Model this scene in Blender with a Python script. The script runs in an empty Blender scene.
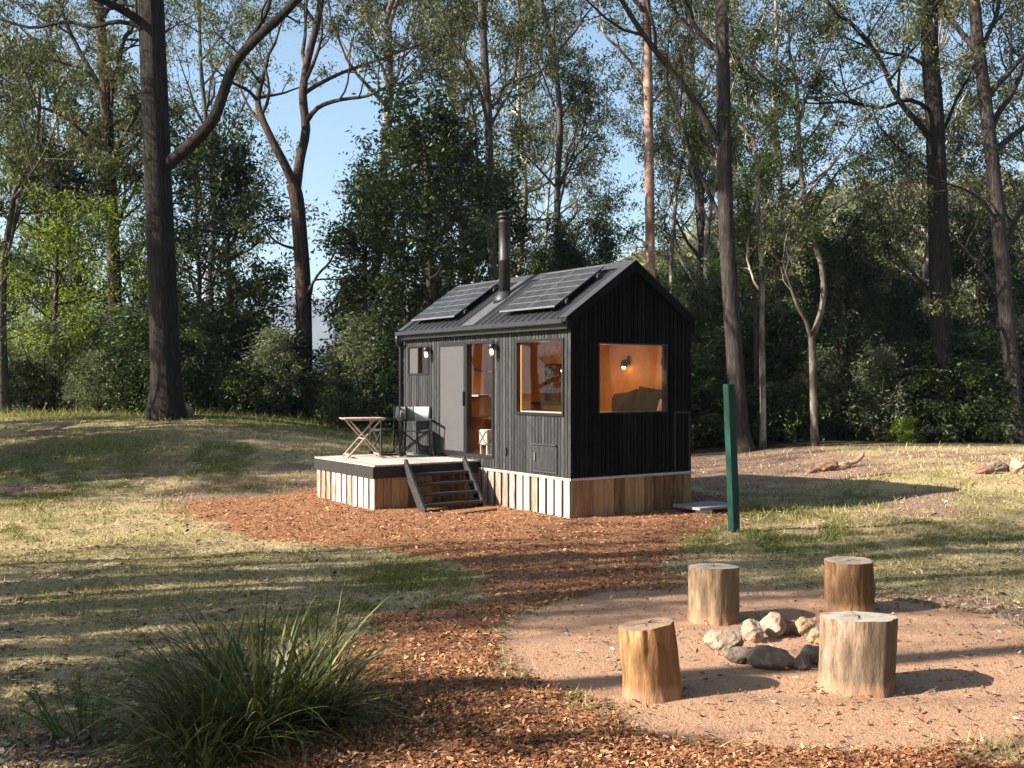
import bpy, bmesh, math, random
import numpy as np
from mathutils import Vector, Matrix, Quaternion

R = math.radians
C = bpy.context.scene.collection
SC = bpy.context.scene

# ------------------------------------------------------------------ camera, sky, sun, exposure
F = 1050.0
CAMH = 2.04
cam = bpy.data.cameras.new('camera')
cam_o = bpy.data.objects.new('camera', cam)
C.objects.link(cam_o)
cam.sensor_width = 36.0
cam.lens = 36.0 * F / 1024.0
cam.clip_start = 0.1
cam.clip_end = 20000.0
cam_o.location = (0, 0, CAMH)
cam_o.rotation_euler = (R(90 - 0.166), 0, 0)
SC.camera = cam_o

SUN_EL, SUN_A = 31.0, 18.0           # light travels towards (+cos A, +sin A)
world = bpy.data.worlds.new('World')
SC.world = world
world.use_nodes = True
wt = world.node_tree
sky = wt.nodes.new('ShaderNodeTexSky')
sky.sky_type = 'NISHITA'
sky.sun_disc = False
sky.sun_elevation = R(SUN_EL)
sky.sun_rotation = math.atan2(-math.cos(R(SUN_A)), -math.sin(R(SUN_A)))
sky.altitude = 200
sky.air_density = 1.0
sky.dust_density = 2.0
sky.ozone_density = .6
bg = wt.nodes['Background']
bg.inputs['Strength'].default_value = 0.074
tnt = wt.nodes.new('ShaderNodeMix'); tnt.data_type = 'RGBA'; tnt.blend_type = 'MULTIPLY'
tnt.inputs[0].default_value = 1.0; tnt.inputs[7].default_value = (.93, 1.03, 1.03, 1)
wt.links.new(sky.outputs[0], tnt.inputs[6]); wt.links.new(tnt.outputs[2], bg.inputs['Color'])

sun = bpy.data.lights.new('sun', 'SUN')
sun.energy = 5.0
sun.angle = R(0.53)
sun.color = (1.0, 0.90, 0.76)
sun_o = bpy.data.objects.new('sun', sun)
C.objects.link(sun_o)
tv = Vector((math.cos(R(SUN_A)) * math.cos(R(SUN_EL)), math.sin(R(SUN_A)) * math.cos(R(SUN_EL)), -math.sin(R(SUN_EL))))
sun_o.rotation_euler = tv.to_track_quat('-Z', 'Y').to_euler()

SC.view_settings.view_transform = 'Standard'
SC.view_settings.look = 'None'
SC.view_settings.exposure = 1.62
SC.view_settings.gamma = 1.0
SC.cycles.max_bounces = 6
SC.cycles.diffuse_bounces = 3
SC.cycles.glossy_bounces = 3
SC.cycles.transmission_bounces = 4
SC.cycles.transparent_max_bounces = 8
SC.cycles.volume_bounces = 0
SC.cycles.caustics_reflective = False
SC.cycles.caustics_refractive = False
SC.cycles.use_denoising = True
SC.cycles.denoising_prefilter = 'ACCURATE'
SC.cycles.sample_clamp_indirect = 4.0


def P(px, py, Y):
    """world point seen at a pixel of the photograph at depth Y"""
    return Vector(((px - 512) / F * Y, Y, CAMH - (py - 381) / F * Y))


# ------------------------------------------------------------------ noise helpers
_rs = np.random.RandomState(7)
_tab = _rs.rand(256, 256)


def vnoise(x, y, seed=0):
    x = np.asarray(x, float) + seed * 17.31
    y = np.asarray(y, float) + seed * 9.77
    xi = np.floor(x).astype(int); yi = np.floor(y).astype(int)
    fx = x - xi; fy = y - yi
    fx = fx * fx * (3 - 2 * fx); fy = fy * fy * (3 - 2 * fy)
    a = _tab[xi & 255, yi & 255]; b = _tab[(xi + 1) & 255, yi & 255]
    c = _tab[xi & 255, (yi + 1) & 255]; d = _tab[(xi + 1) & 255, (yi + 1) & 255]
    return (a * (1 - fx) + b * fx) * (1 - fy) + (c * (1 - fx) + d * fx) * fy


def fbm(x, y, seed=0, oct=4):
    s = 0; a = .5; t = 0
    for k in range(oct):
        s = s + a * vnoise(np.asarray(x) * 2 ** k, np.asarray(y) * 2 ** k, seed + k)
        t += a; a *= .5
    return s / t


def sst(a, b, x):
    t = np.clip((np.asarray(x, float) - a) / (b - a), 0, 1)
    return t * t * (3 - 2 * t)


# ------------------------------------------------------------------ materials
def mat(name):
    m = bpy.data.materials.new(name)
    m.use_nodes = True
    nt = m.node_tree
    b = nt.nodes['Principled BSDF']
    return m, nt, b


def N(nt, kind, **kw):
    n = nt.nodes.new(kind)
    for k, v in kw.items():
        if k.startswith('i_'):
            key = k[2:]
            if key.isdigit(): key = int(key)
            n.inputs[key].default_value = v
        else:
            setattr(n, k, v)
    return n


def ramp(nt, stops, interp='LINEAR'):
    r = nt.nodes.new('ShaderNodeValToRGB')
    r.color_ramp.interpolation = interp
    e = r.color_ramp.elements
    while len(e) > 1: e.remove(e[0])
    e[0].position = stops[0][0]; e[0].color = (*stops[0][1], 1)
    for p, c in stops[1:]:
        q = e.new(p); q.color = (*c, 1)
    return r


def objcoord(nt, scale=(1, 1, 1), rot=(0, 0, 0)):
    tc = nt.nodes.new('ShaderNodeTexCoord')
    mp = nt.nodes.new('ShaderNodeMapping')
    mp.inputs['Scale'].default_value = scale
    mp.inputs['Rotation'].default_value = rot
    nt.links.new(tc.outputs['Object'], mp.inputs['Vector'])
    return mp.outputs[0]


def mixc(nt, fac, a, b, mode='MIX'):
    m = nt.nodes.new('ShaderNodeMix'); m.data_type = 'RGBA'; m.blend_type = mode
    for s, v in ((m.inputs[0], fac), (m.inputs[6], a), (m.inputs[7], b)):
        if hasattr(v, 'links') or hasattr(v, 'is_linked'):
            nt.links.new(v, s)
        elif isinstance(v, tuple):
            s.default_value = (*v, 1) if len(v) == 3 else v
        else:
            s.default_value = v
    return m.outputs[2]


def bump(nt, b, h, strength=.5, dist=.02):
    n = N(nt, 'ShaderNodeBump')
    n.inputs['Strength'].default_value = strength
    n.inputs['Distance'].default_value = dist
    nt.links.new(h, n.inputs['Height'])
    nt.links.new(n.outputs[0], b.inputs['Normal'])


def wood(name, cols, scale=(6, 6, 1.2), rough=.7, bs=.3, island=.35, spec=.3, nscale=5.0):
    """streaky timber with a tone of its own for every board"""
    m, nt, b = mat(name)
    v = objcoord(nt, scale)
    n = N(nt, 'ShaderNodeTexNoise', i_Scale=nscale, i_Detail=6.0, i_Roughness=.65)
    nt.links.new(v, n.inputs['Vector'])
    g = N(nt, 'ShaderNodeNewGeometry')
    ad = N(nt, 'ShaderNodeMath', operation='MULTIPLY_ADD')
    nt.links.new(g.outputs['Random Per Island'], ad.inputs[0])
    ad.inputs[1].default_value = island
    nt.links.new(n.outputs[0], ad.inputs[2])
    sb = N(nt, 'ShaderNodeMath', operation='SUBTRACT'); sb.inputs[1].default_value = island / 2
    nt.links.new(ad.outputs[0], sb.inputs[0])
    k = len(cols)
    r = ramp(nt, [(.28 + .44 * i / (k - 1), c) for i, c in enumerate(cols)])
    nt.links.new(sb.outputs[0], r.inputs[0])
    nt.links.new(r.outputs[0], b.inputs['Base Color'])
    b.inputs['Roughness'].default_value = rough
    b.inputs['Specular IOR Level'].default_value = spec
    bump(nt, b, n.outputs[0], bs, .01)
    return m


def plain(name, col, rough=.5, metal=0.0, spec=.5, var=.12, nsc=30.0):
    m, nt, b = mat(name)
    v = objcoord(nt)
    n = N(nt, 'ShaderNodeTexNoise', i_Scale=nsc, i_Detail=5.0)
    nt.links.new(v, n.inputs['Vector'])
    lo = tuple(c * (1 - var) for c in col); hi = tuple(min(1, c * (1 + var)) for c in col)
    r = ramp(nt, [(.3, lo), (.7, hi)])
    nt.links.new(n.outputs[0], r.inputs[0]); nt.links.new(r.outputs[0], b.inputs['Base Color'])
    b.inputs['Roughness'].default_value = rough
    b.inputs['Metallic'].default_value = metal
    b.inputs['Specular IOR Level'].default_value = spec
    return m


def leafmat(name, dark, mid, light, trans=.3, rough=.45):
    m, nt, b = mat(name)
    a = N(nt, 'ShaderNodeAttribute', attribute_name='tint')
    r = ramp(nt, [(0, dark), (.55, mid), (1, light)])
    nt.links.new(a.outputs['Fac'], r.inputs[0])
    nt.links.new(r.outputs[0], b.inputs['Base Color'])
    b.inputs['Roughness'].default_value = rough + .1
    b.inputs['Specular IOR Level'].default_value = .25
    tr = N(nt, 'ShaderNodeBsdfTranslucent')
    c2 = mixc(nt, .5, r.outputs[0], (light[0] * 1.5, light[1] * 1.6, light[2] * .8))
    nt.links.new(c2, tr.inputs['Color'])
    mx = N(nt, 'ShaderNodeMixShader'); mx.inputs[0].default_value = trans
    nt.links.new(b.outputs[0], mx.inputs[1]); nt.links.new(tr.outputs[0], mx.inputs[2])
    nt.links.new(mx.outputs[0], nt.nodes['Material Output'].inputs['Surface'])
    return m


def barkmat(name, cols, vscale=(5, 5, .8), nscale=4.0, bs=.9, dist=.05, rough=.85, patch=None):
    m, nt, b = mat(name)
    v = objcoord(nt, vscale)
    n = N(nt, 'ShaderNodeTexNoise', i_Scale=nscale, i_Detail=7.0, i_Roughness=.7)
    nt.links.new(v, n.inputs['Vector'])
    k = len(cols)
    r = ramp(nt, [(.3 + .4 * i / (k - 1), c) for i, c in enumerate(cols)])
    nt.links.new(n.outputs[0], r.inputs[0])
    col = r.outputs[0]
    if patch:
        v2 = objcoord(nt, (1.6, 1.6, .7))
        n2 = N(nt, 'ShaderNodeTexNoise', i_Scale=1.8, i_Detail=4.0)
        nt.links.new(v2, n2.inputs['Vector'])
        r2 = ramp(nt, [(.46, (0, 0, 0)), (.56, (1, 1, 1))])
        nt.links.new(n2.outputs[0], r2.inputs[0])
        col = mixc(nt, r2.outputs[0], col, patch)
    nt.links.new(col, b.inputs['Base Color'])
    b.inputs['Roughness'].default_value = rough
    b.inputs['Specular IOR Level'].default_value = .2
    bump(nt, b, n.outputs[0], bs, dist)
    return m


def glassmat(name, tint=(.9, .92, .92)):
    m, nt, b = mat(name)
    nt.nodes.remove(b)
    t = N(nt, 'ShaderNodeBsdfTransparent'); t.inputs[0].default_value = (*tint, 1)
    g = N(nt, 'ShaderNodeBsdfGlossy'); g.inputs['Roughness'].default_value = .01
    fr = N(nt, 'ShaderNodeFresnel', i_IOR=1.55)
    mx = N(nt, 'ShaderNodeMixShader')
    nt.links.new(fr.outputs[0], mx.inputs[0]); nt.links.new(t.outputs[0], mx.inputs[1]); nt.links.new(g.outputs[0], mx.inputs[2])
    nt.links.new(mx.outputs[0], nt.nodes['Material Output'].inputs['Surface'])
    return m


def emit(name, col, s):
    m, nt, b = mat(name)
    b.inputs['Base Color'].default_value = (*col, 1)
    b.inputs['Emission Color'].default_value = (*col, 1)
    b.inputs['Emission Strength'].default_value = s
    return m


M = {}
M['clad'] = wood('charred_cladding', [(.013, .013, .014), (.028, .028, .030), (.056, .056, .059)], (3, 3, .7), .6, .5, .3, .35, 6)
M['clad_shaded'] = wood('shade_toned_cladding', [(.005, .005, .005), (.009, .0085, .0085), (.015, .014, .014)], (3, 3, .7), .8, .5, .3, .08, 6)  # darkened copy of the cladding: shade of the unlit sides put into its colour
M['core'] = plain('dark_backing', (.012, .012, .013), .8)
M['ply'] = wood('ply_lining', [(.42, .17, .045), (.52, .235, .07), (.60, .30, .10)], (1, 1, .6), .5, .1, .2, .3, 3)
M['roof'] = plain('dark_steel_roof', (.024, .025, .029), .42, .0, .5, .15, 8)
M['trim'] = plain('black_trim', (.012, .012, .013), .45, 0, .5, .1)
M['barge'] = plain('grey_flashing', (.05, .051, .058), .4, 0, .5, .12, 10)
M['plate'] = plain('galvanised_plate', (.11, .11, .12), .45, .3, .5, .15, 9)
M['pale_plank'] = wood('weathered_pale_plank', [(.24, .16, .11), (.46, .38, .325), (.58, .51, .46)], (5, 5, 1), .8, .3, .55, .2, 3)
M['brown_plank'] = wood('raw_brown_plank', [(.14, .07, .035), (.29, .16, .08), (.42, .26, .14)], (5, 5, .8), .8, .4, .5, .2, 3)
M['rail'] = wood('pale_rail', [(.40, .33, .26), (.58, .50, .42)], (1, 1, 4), .7, .2)
M['deck'] = wood('weathered_deck', [(.27, .245, .225), (.38, .35, .32), (.48, .44, .40)], (1.2, 6, 4), .75, .3, .35, .2, 3)
M['black_wood'] = wood('black_stained_wood', [(.016, .015, .015), (.03, .028, .028), (.05, .048, .048)], (4, 4, 4), .65, .3, .2)
M['stair'] = wood('grey_black_stair', [(.02, .019, .019), (.038, .036, .037), (.07, .067, .068)], (4, 4, 4), .6, .3, .2)
M['door_grey'] = plain('grey_screen_door', (.075, .071, .077), .6, 0, .3, .06, 6)
M['glass'] = glassmat('window_glass', (.80, .80, .80))
M['frame'] = plain('black_aluminium', (.012, .012, .013), .35, 0, .5, .05)
M['steel'] = plain('black_flue_steel', (.022, .022, .024), .5, .1, .5, .25, 12)
M['silver'] = plain('anodised_silver', (.17, .17, .175), .5, .3)
M['rail_dark'] = plain('dark_mounting_rail', (.06, .06, .062), .5, .3)
M['canvas_black'] = plain('black_canvas', (.018, .018, .02), .85)
M['canvas_grey'] = plain('grey_canvas', (.26, .26, .265), .85)
M['canvas_white'] = plain('pale_canvas', (.66, .66, .66), .85)
M['teak'] = wood('weathered_teak', [(.26, .17, .13), (.42, .31, .25), (.55, .45, .38)], (3, 3, 3), .7, .2, .3)
M['white'] = plain('white_paint', (.72, .70, .66), .6)
M['pillow'] = plain('charcoal_linen', (.035, .035, .036), .9)
M['blush'] = plain('blush_linen', (.45, .30, .28), .9)
M['sheet'] = plain('white_sheet', (.62, .6, .57), .9)
M['concrete'] = plain('concrete', (.27, .26, .27), .85, 0, .2, .2, 12)
M['concrete_pale'] = plain('pale_concrete', (.6, .57, .55), .85, 0, .2, .15, 12)
M['bulb'] = emit('warm_bulb', (1, .62, .22), 6)
M['bulb_out'] = emit('dim_bulb', (1, .62, .45), .8)
M['jar'] = glassmat('jar_glass', (1, .9, .86))
M['green_paint'] = plain('dark_green_paint', (.008, .055, .04), .6, 0, .4, .22, 7)
M['plant'] = plain('house_plant', (.03, .06, .02), .6)
M['chip'] = leafmat('wood_chip', (.09, .032, .015), (.33, .14, .062), (.64, .39, .22), .0, .85)
M['litter'] = leafmat('dead_leaf', (.06, .033, .022), (.20, .13, .085), (.58, .48, .38), .0, .8)
M['blade'] = leafmat('grass_blade', (.56, .44, .23), (.28, .24, .08), (.10, .13, .028), .25, .7)
M['tussock'] = leafmat('strap_leaf', (.016, .024, .007), (.058, .078, .016), (.30, .27, .12), .2, .36)
M['seed'] = leafmat('feathery_leaf', (.04, .07, .02), (.08, .13, .03), (.16, .22, .06), .3, .5)
M['leaf_gum'] = leafmat('gum_leaf', (.014, .019, .009), (.050, .060, .022), (.21, .21, .08), .22, .4)
M['leaf_dark'] = leafmat('dense_leaf', (.008, .016, .006), (.021, .038, .011), (.075, .115, .024), .22, .4)
M['leaf_fresh'] = leafmat('fresh_leaf', (.016, .028, .008), (.045, .075, .016), (.15, .19, .04), .32, .45)
M['leaf_bright'] = leafmat('young_leaf', (.035, .06, .012), (.10, .16, .022), (.30, .35, .05), .45, .45)
M['leaf_grey'] = leafmat('grey_green_leaf', (.045, .055, .038), (.10, .12, .07), (.22, .24, .13), .25, .5)
M['leaf_far'] = leafmat('hillside_leaf', (.05, .055, .03), (.12, .125, .06), (.24, .22, .12), .2, .6)
M['bark_dark'] = barkmat('stringy_bark', [(.010, .008, .007), (.030, .024, .021), (.075, .062, .055)], (9, 9, .55), 3.2, 1.0, .09)
M['bark_brown'] = barkmat('brown_bark', [(.02, .014, .011), (.06, .04, .031), (.14, .10, .08)], (6, 6, .7), 3.5, 1.0, .05)
M['bark_pink'] = barkmat('pink_smooth_bark', [(.20, .11, .08), (.36, .24, .18), (.55, .43, .36)], (3, 3, 1), 3, .3, .02, .6, (.16, .085, .06))
M['bark_pale'] = barkmat('pale_smooth_bark', [(.20, .16, .13), (.38, .33, .28), (.58, .53, .47)], (3, 3, 1), 3, .3, .02, .6, (.13, .10, .08))
M['bark_shaded'] = barkmat('shade_toned_bark', [(.014, .011, .010), (.042, .034, .030), (.10, .083, .074)], (6, 6, .7), 3.2, .9, .05)  # bark darkened for trunks standing in shade; the shade sits in the colour
M['bark_soft'] = barkmat('soft_brown_bark', [(.05, .04, .033), (.12, .10, .085), (.26, .23, .20)], (4, 4, 1), 3, .5, .03, .7, (.06, .045, .038))
M['bark_grey'] = barkmat('grey_bark', [(.03, .026, .023), (.08, .07, .062), (.17, .15, .135)], (5, 5, .8), 3.2, .7, .04)

# ------------------------------------------------------------------ mesh helper
CUR_OFF = Vector((0, 0, 0))


class MB:
    def __init__(s):
        s.v = []; s.f = []; s.smooth = []

    def add(s, verts, faces, smooth=False):
        o = len(s.v)
        s.v.extend([tuple(q) for q in verts])
        s.f.extend([tuple(i + o for i in f) for f in faces])
        s.smooth.extend([smooth] * len(faces))

    def hexa(s, p):
        s.add(p, [(0, 3, 2, 1), (4, 5, 6, 7), (0, 1, 5, 4), (1, 2, 6, 5), (2, 3, 7, 6), (3, 0, 4, 7)])

    def box(s, x0, x1, y0, y1, z0, z1, m=None):
        p = [(x0, y0, z0), (x1, y0, z0), (x1, y1, z0), (x0, y1, z0), (x0, y0, z1), (x1, y0, z1), (x1, y1, z1), (x0, y1, z1)]
        if m is not None: p = [m @ Vector(q) for q in p]
        s.hexa(p)

    def bar(s, a, b, w, h, up=(0, 0, 1)):
        a = Vector(a); b = Vector(b); d = (b - a).normalized(); u = Vector(up)
        sx = d.cross(u)
        if sx.length < 1e-4: sx = d.cross(Vector((1, 0, 0)))
        sx.normalize(); u = sx.cross(d).normalized()
        sx *= w / 2; u *= h / 2
        s.hexa([a - sx - u, a + sx - u, b + sx - u, b - sx - u, a - sx + u, a + sx + u, b + sx + u, b - sx + u])

    def tube(s, pts, rad, sides=8, cap=True, smooth=True, wob=0, rnd=None):
        pts = [Vector(p) for p in pts]; n = len(pts)
        if not hasattr(rad, '__len__'): rad = [rad] * n
        vs = []; ref = None
        for i, p in enumerate(pts):
            d = (pts[min(i + 1, n - 1)] - pts[max(i - 1, 0)])
            if d.length < 1e-9: d = Vector((0, 0, 1))
            d.normalize()
            if ref is None:
                ref = d.orthogonal().normalized()
            ref = (ref - d * ref.dot(d))
            if ref.length < 1e-6: ref = d.orthogonal()
            ref.normalize(); b2 = d.cross(ref)
            for k in range(sides):
                a = 2 * math.pi * k / sides
                rr = rad[i]
                if wob and rnd: rr *= 1 + wob * (rnd.random() - .5)
                vs.append(p + ref * (math.cos(a) * rr) + b2 * (math.sin(a) * rr))
        fs = []
        for i in range(n - 1):
            for k in range(sides):
                k2 = (k + 1) % sides
                fs.append((i * sides + k, i * sides + k2, (i + 1) * sides + k2, (i + 1) * sides + k))
        s.add(vs, fs, smooth)
        if cap:
            o = len(s.v) - len(vs)
            s.f.append(tuple(o + k for k in reversed(range(sides)))); s.smooth.append(False)
            s.f.append(tuple(o + (n - 1) * sides + k for k in range(sides))); s.smooth.append(False)

    def lathe(s, prof, cx, cy, sides=20):
        vs = []
        for r, z in prof:
            for k in range(sides):
                a = 2 * math.pi * k / sides
                vs.append((cx + r * math.cos(a), cy + r * math.sin(a), z))
        fs = []
        for i in range(len(prof) - 1):
            for k in range(sides):
                k2 = (k + 1) % sides
                fs.append((i * sides + k, i * sides + k2, (i + 1) * sides + k2, (i + 1) * sides + k))
        fs.append(tuple(reversed(range(sides))))
        fs.append(tuple((len(prof) - 1) * sides + k for k in range(sides)))
        s.add(vs, fs, True)

    def build(s, name, m, parent=None, bevel=0, off=None):
        me = bpy.data.meshes.new(name)
        v = s.v
        if off is not None:
            v = [(a[0] - off[0], a[1] - off[1], a[2] - off[2]) for a in v]
        me.from_pydata(v, [], s.f)
        me.polygons.foreach_set('use_smooth', s.smooth)
        me.materials.append(m)
        o = bpy.data.objects.new(name, me); C.objects.link(o)
        if parent is not None: o.parent = parent
        if bevel:
            b = o.modifiers.new('bevel', 'BEVEL'); b.width = bevel; b.segments = 2; b.limit_method = 'ANGLE'
        return o


def tag(o, label=None, cat=None, group=None, kind=None):
    if label: o['label'] = label
    if cat: o['category'] = cat
    if group: o['group'] = group
    if kind: o['kind'] = kind
    return o


def empty(name, loc, rz=0.0, label=None, cat=None, group=None):
    o = bpy.data.objects.new(name, None); C.objects.link(o)
    o.location = loc; o.rotation_euler = (0, 0, rz)
    o.empty_display_size = .2
    return tag(o, label, cat, group)


def quadmesh(name, verts, m, parent=None, tint=None, nper=4):
    """fast mesh of separate faces with nper vertices each; verts (n*nper,3)"""
    verts = np.asarray(verts, np.float32).reshape(-1, 3)
    nf = len(verts) // nper
    me = bpy.data.meshes.new(name)
    me.vertices.add(len(verts)); me.vertices.foreach_set('co', verts.ravel())
    me.loops.add(len(verts)); me.loops.foreach_set('vertex_index', np.arange(len(verts), dtype=np.int32))
    me.polygons.add(nf)
    me.polygons.foreach_set('loop_start', np.arange(0, len(verts), nper, dtype=np.int32))
    me.polygons.foreach_set('loop_total', np.full(nf, nper, np.int32))
    me.update(calc_edges=True)
    if tint is not None:
        at = me.attributes.new('tint', 'FLOAT', 'POINT')
        at.data.foreach_set('value', np.repeat(np.asarray(tint, np.float32), nper))
    me.materials.append(m)
    o = bpy.data.objects.new(name, me); C.objects.link(o)
    if parent is not None: o.parent = parent
    return o


# ------------------------------------------------------------------ terrain
def ground_z(X, Y):
    X = np.asarray(X, float); Y = np.asarray(Y, float)
    z = 1.22 * sst(17.5, 25.2, Y) * (1 - sst(-8, 2, X))
    z = z + .33 * sst(3.5, 9, X) * sst(14, 20, Y)
    # land beyond the clearing: drops to a valley on the left, climbs to a hill on the right
    far = sst(34, 130, Y)
    z = z - far * 26 * (1 - sst(-.16, .02, X / np.maximum(Y, 20)))
    z = z - 60 * sst(130, 700, Y) * (1 - sst(-.10, .05, X / np.maximum(Y, 20)))
    ang = X / np.maximum(Y, 20)
    z = z + sst(60, 215, Y) * (31 * sst(-.12, .36, ang)) * (1 + .12 * (fbm(X / 40, Y / 40, 3) - .5))
    z = z + 6 * sst(40, 200, np.abs(X) - .55 * np.abs(Y) - 40) * (fbm(X / 60, Y / 60, 5) - .3)
    return z


def micro(X, Y):
    n = (fbm(X * 1.1, Y * 1.1, 11, 4) - .5) * .07 + (fbm(X * 6, Y * 6, 15, 2) - .5) * .018
    return n * (1 - sst(30, 60, np.abs(Y)))


def flatten(X, Y):
    # keep the pit floor, the feet of stools and the cabin pad level
    c = np.exp(-(((X - 2.1) / 2.2) ** 2 + ((Y - 8.0) / 2.2) ** 2) ** 2)
    d = np.exp(-(((X + .7) / 4.3) ** 2 + ((Y - 17.8) / 3.6) ** 2) ** 2)
    return 1 - .85 * np.maximum(c, d)


def gz(X, Y):
    return ground_z(X, Y) + micro(X, Y) * flatten(X, Y)


def g1(x, y):
    return float(gz(np.array([x]), np.array([y]))[0])


def axis(lo, hi, step, far_lo, far_hi, k=1.09):
    a = list(np.arange(lo, hi + 1e-6, step))
    s = step
    while a[-1] < far_hi:
        s *= k; a.append(a[-1] + s)
    s = step; b = []
    x = lo
    while x > far_lo:
        s *= k; x -= s; b.append(x)
    return np.array(b[::-1] + a)


def inpoly(px, py, poly):
    res = np.zeros(px.shape, bool)
    n = len(poly)
    for i in range(n):
        x0, y0 = poly[i]; x1, y1 = poly[(i + 1) % n]
        cnd = ((y0 > py) != (y1 > py)) & (px < (x1 - x0) * (py - y0) / (y1 - y0 + 1e-12) + x0)
        res ^= cnd
    return res


def polydist(px, py, poly):
    d = np.full(px.shape, 1e9)
    n = len(poly)
    for i in range(n):
        x0, y0 = poly[i]; x1, y1 = poly[(i + 1) % n]
        dx, dy = x1 - x0, y1 - y0
        t = np.clip(((px - x0) * dx + (py - y0) * dy) / (dx * dx + dy * dy + 1e-12), 0, 1)
        d = np.minimum(d, np.hypot(px - x0 - t * dx, py - y0 - t * dy))
    return np.where(inpoly(px, py, poly), d, -d)


MULCH = [(-5.6, 17.2), (-3.9, 18.6), (-2.9, 19.2), (1.5, 22.0), (3.2, 19.0), (3.9, 17.2), (3.4, 15.6), (2.6, 14.2), (1.9, 12.6), (1.7, 10.9),
         (1.3, 9.9), (.4, 9.3), (.0, 8.6), (-.1, 7.6), (.3, 6.6), (1.1, 5.95), (2.2, 5.75), (3.0, 5.3), (3.6, 4.6), (3.0, 3.2), (-1.8, 3.2), (-1.35, 5.0),
         (-1.25, 6.2), (-1.15, 7.4), (-.9, 8.5), (-.5, 9.6), (-.45, 10.6), (-1.1, 12.2), (-2.4, 13.2), (-3.6, 14.0), (-4.7, 15.2)]
PITC = (2.15, 8.05); PITR = (2.2, 2.35)


def mulch_mask(X, Y):
    d = polydist(X, Y, MULCH) + (fbm(X * 1.6, Y * 1.6, 21, 4) - .5) * 1.3
    return sst(-.5, .5, d)


def pit_mask(X, Y):
    r = np.hypot((X - PITC[0]) / PITR[0], (Y - PITC[1]) / PITR[1])
    d = 1 - r + (fbm(X * 1.3, Y * 1.3, 25, 3) - .5) * .25
    return sst(-.05, .07, d)


def green_mask(X, Y):
    a = fbm(X * .42, Y * .30, 31, 4)
    g = sst(.38, .64, a) * .75
    g = g * (.15 + .95 * sst(.38, .62, fbm(X * 2.6, Y * 1.9, 34, 4)))
    g = np.maximum(g, .42 * sst(.42, .60, fbm(X * 1.4, Y * 1.2, 37, 4)))
    g = np.maximum(g, sst(21.5, 26, Y) * (1 - sst(-3.5, 0, X)) * .9)
    g = np.maximum(g, .75 * np.exp(-(((X + 8.5) / 3) ** 2 + ((Y - 21.5) / 2.2) ** 2)))
    g = np.maximum(g, np.exp(-(((X + 1.1) / .9) ** 2 + ((Y - 10.9) / .8) ** 2)))
    g = g * (1 - .8 * sst(17, 22, Y) * sst(-1, 2.5, X))
    return g


def bare_mask(X, Y):
    b = sst(.48, .66, fbm(X * .35 + 4, Y * .5, 41, 4)) * (.5 + .5 * sst(.4, .6, fbm(X * 1.9, Y * 1.9, 43, 4)))
    b = np.maximum(b, sst(18.5, 22, Y) * sst(1, 3.5, X) * (1 - sst(6, 10, X)))
    b = np.maximum(b, .8 * np.exp(-(((X + 4.6) / 2.6) ** 2 + ((Y - 18.5) / 2.2) ** 2)))
    return b


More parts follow.
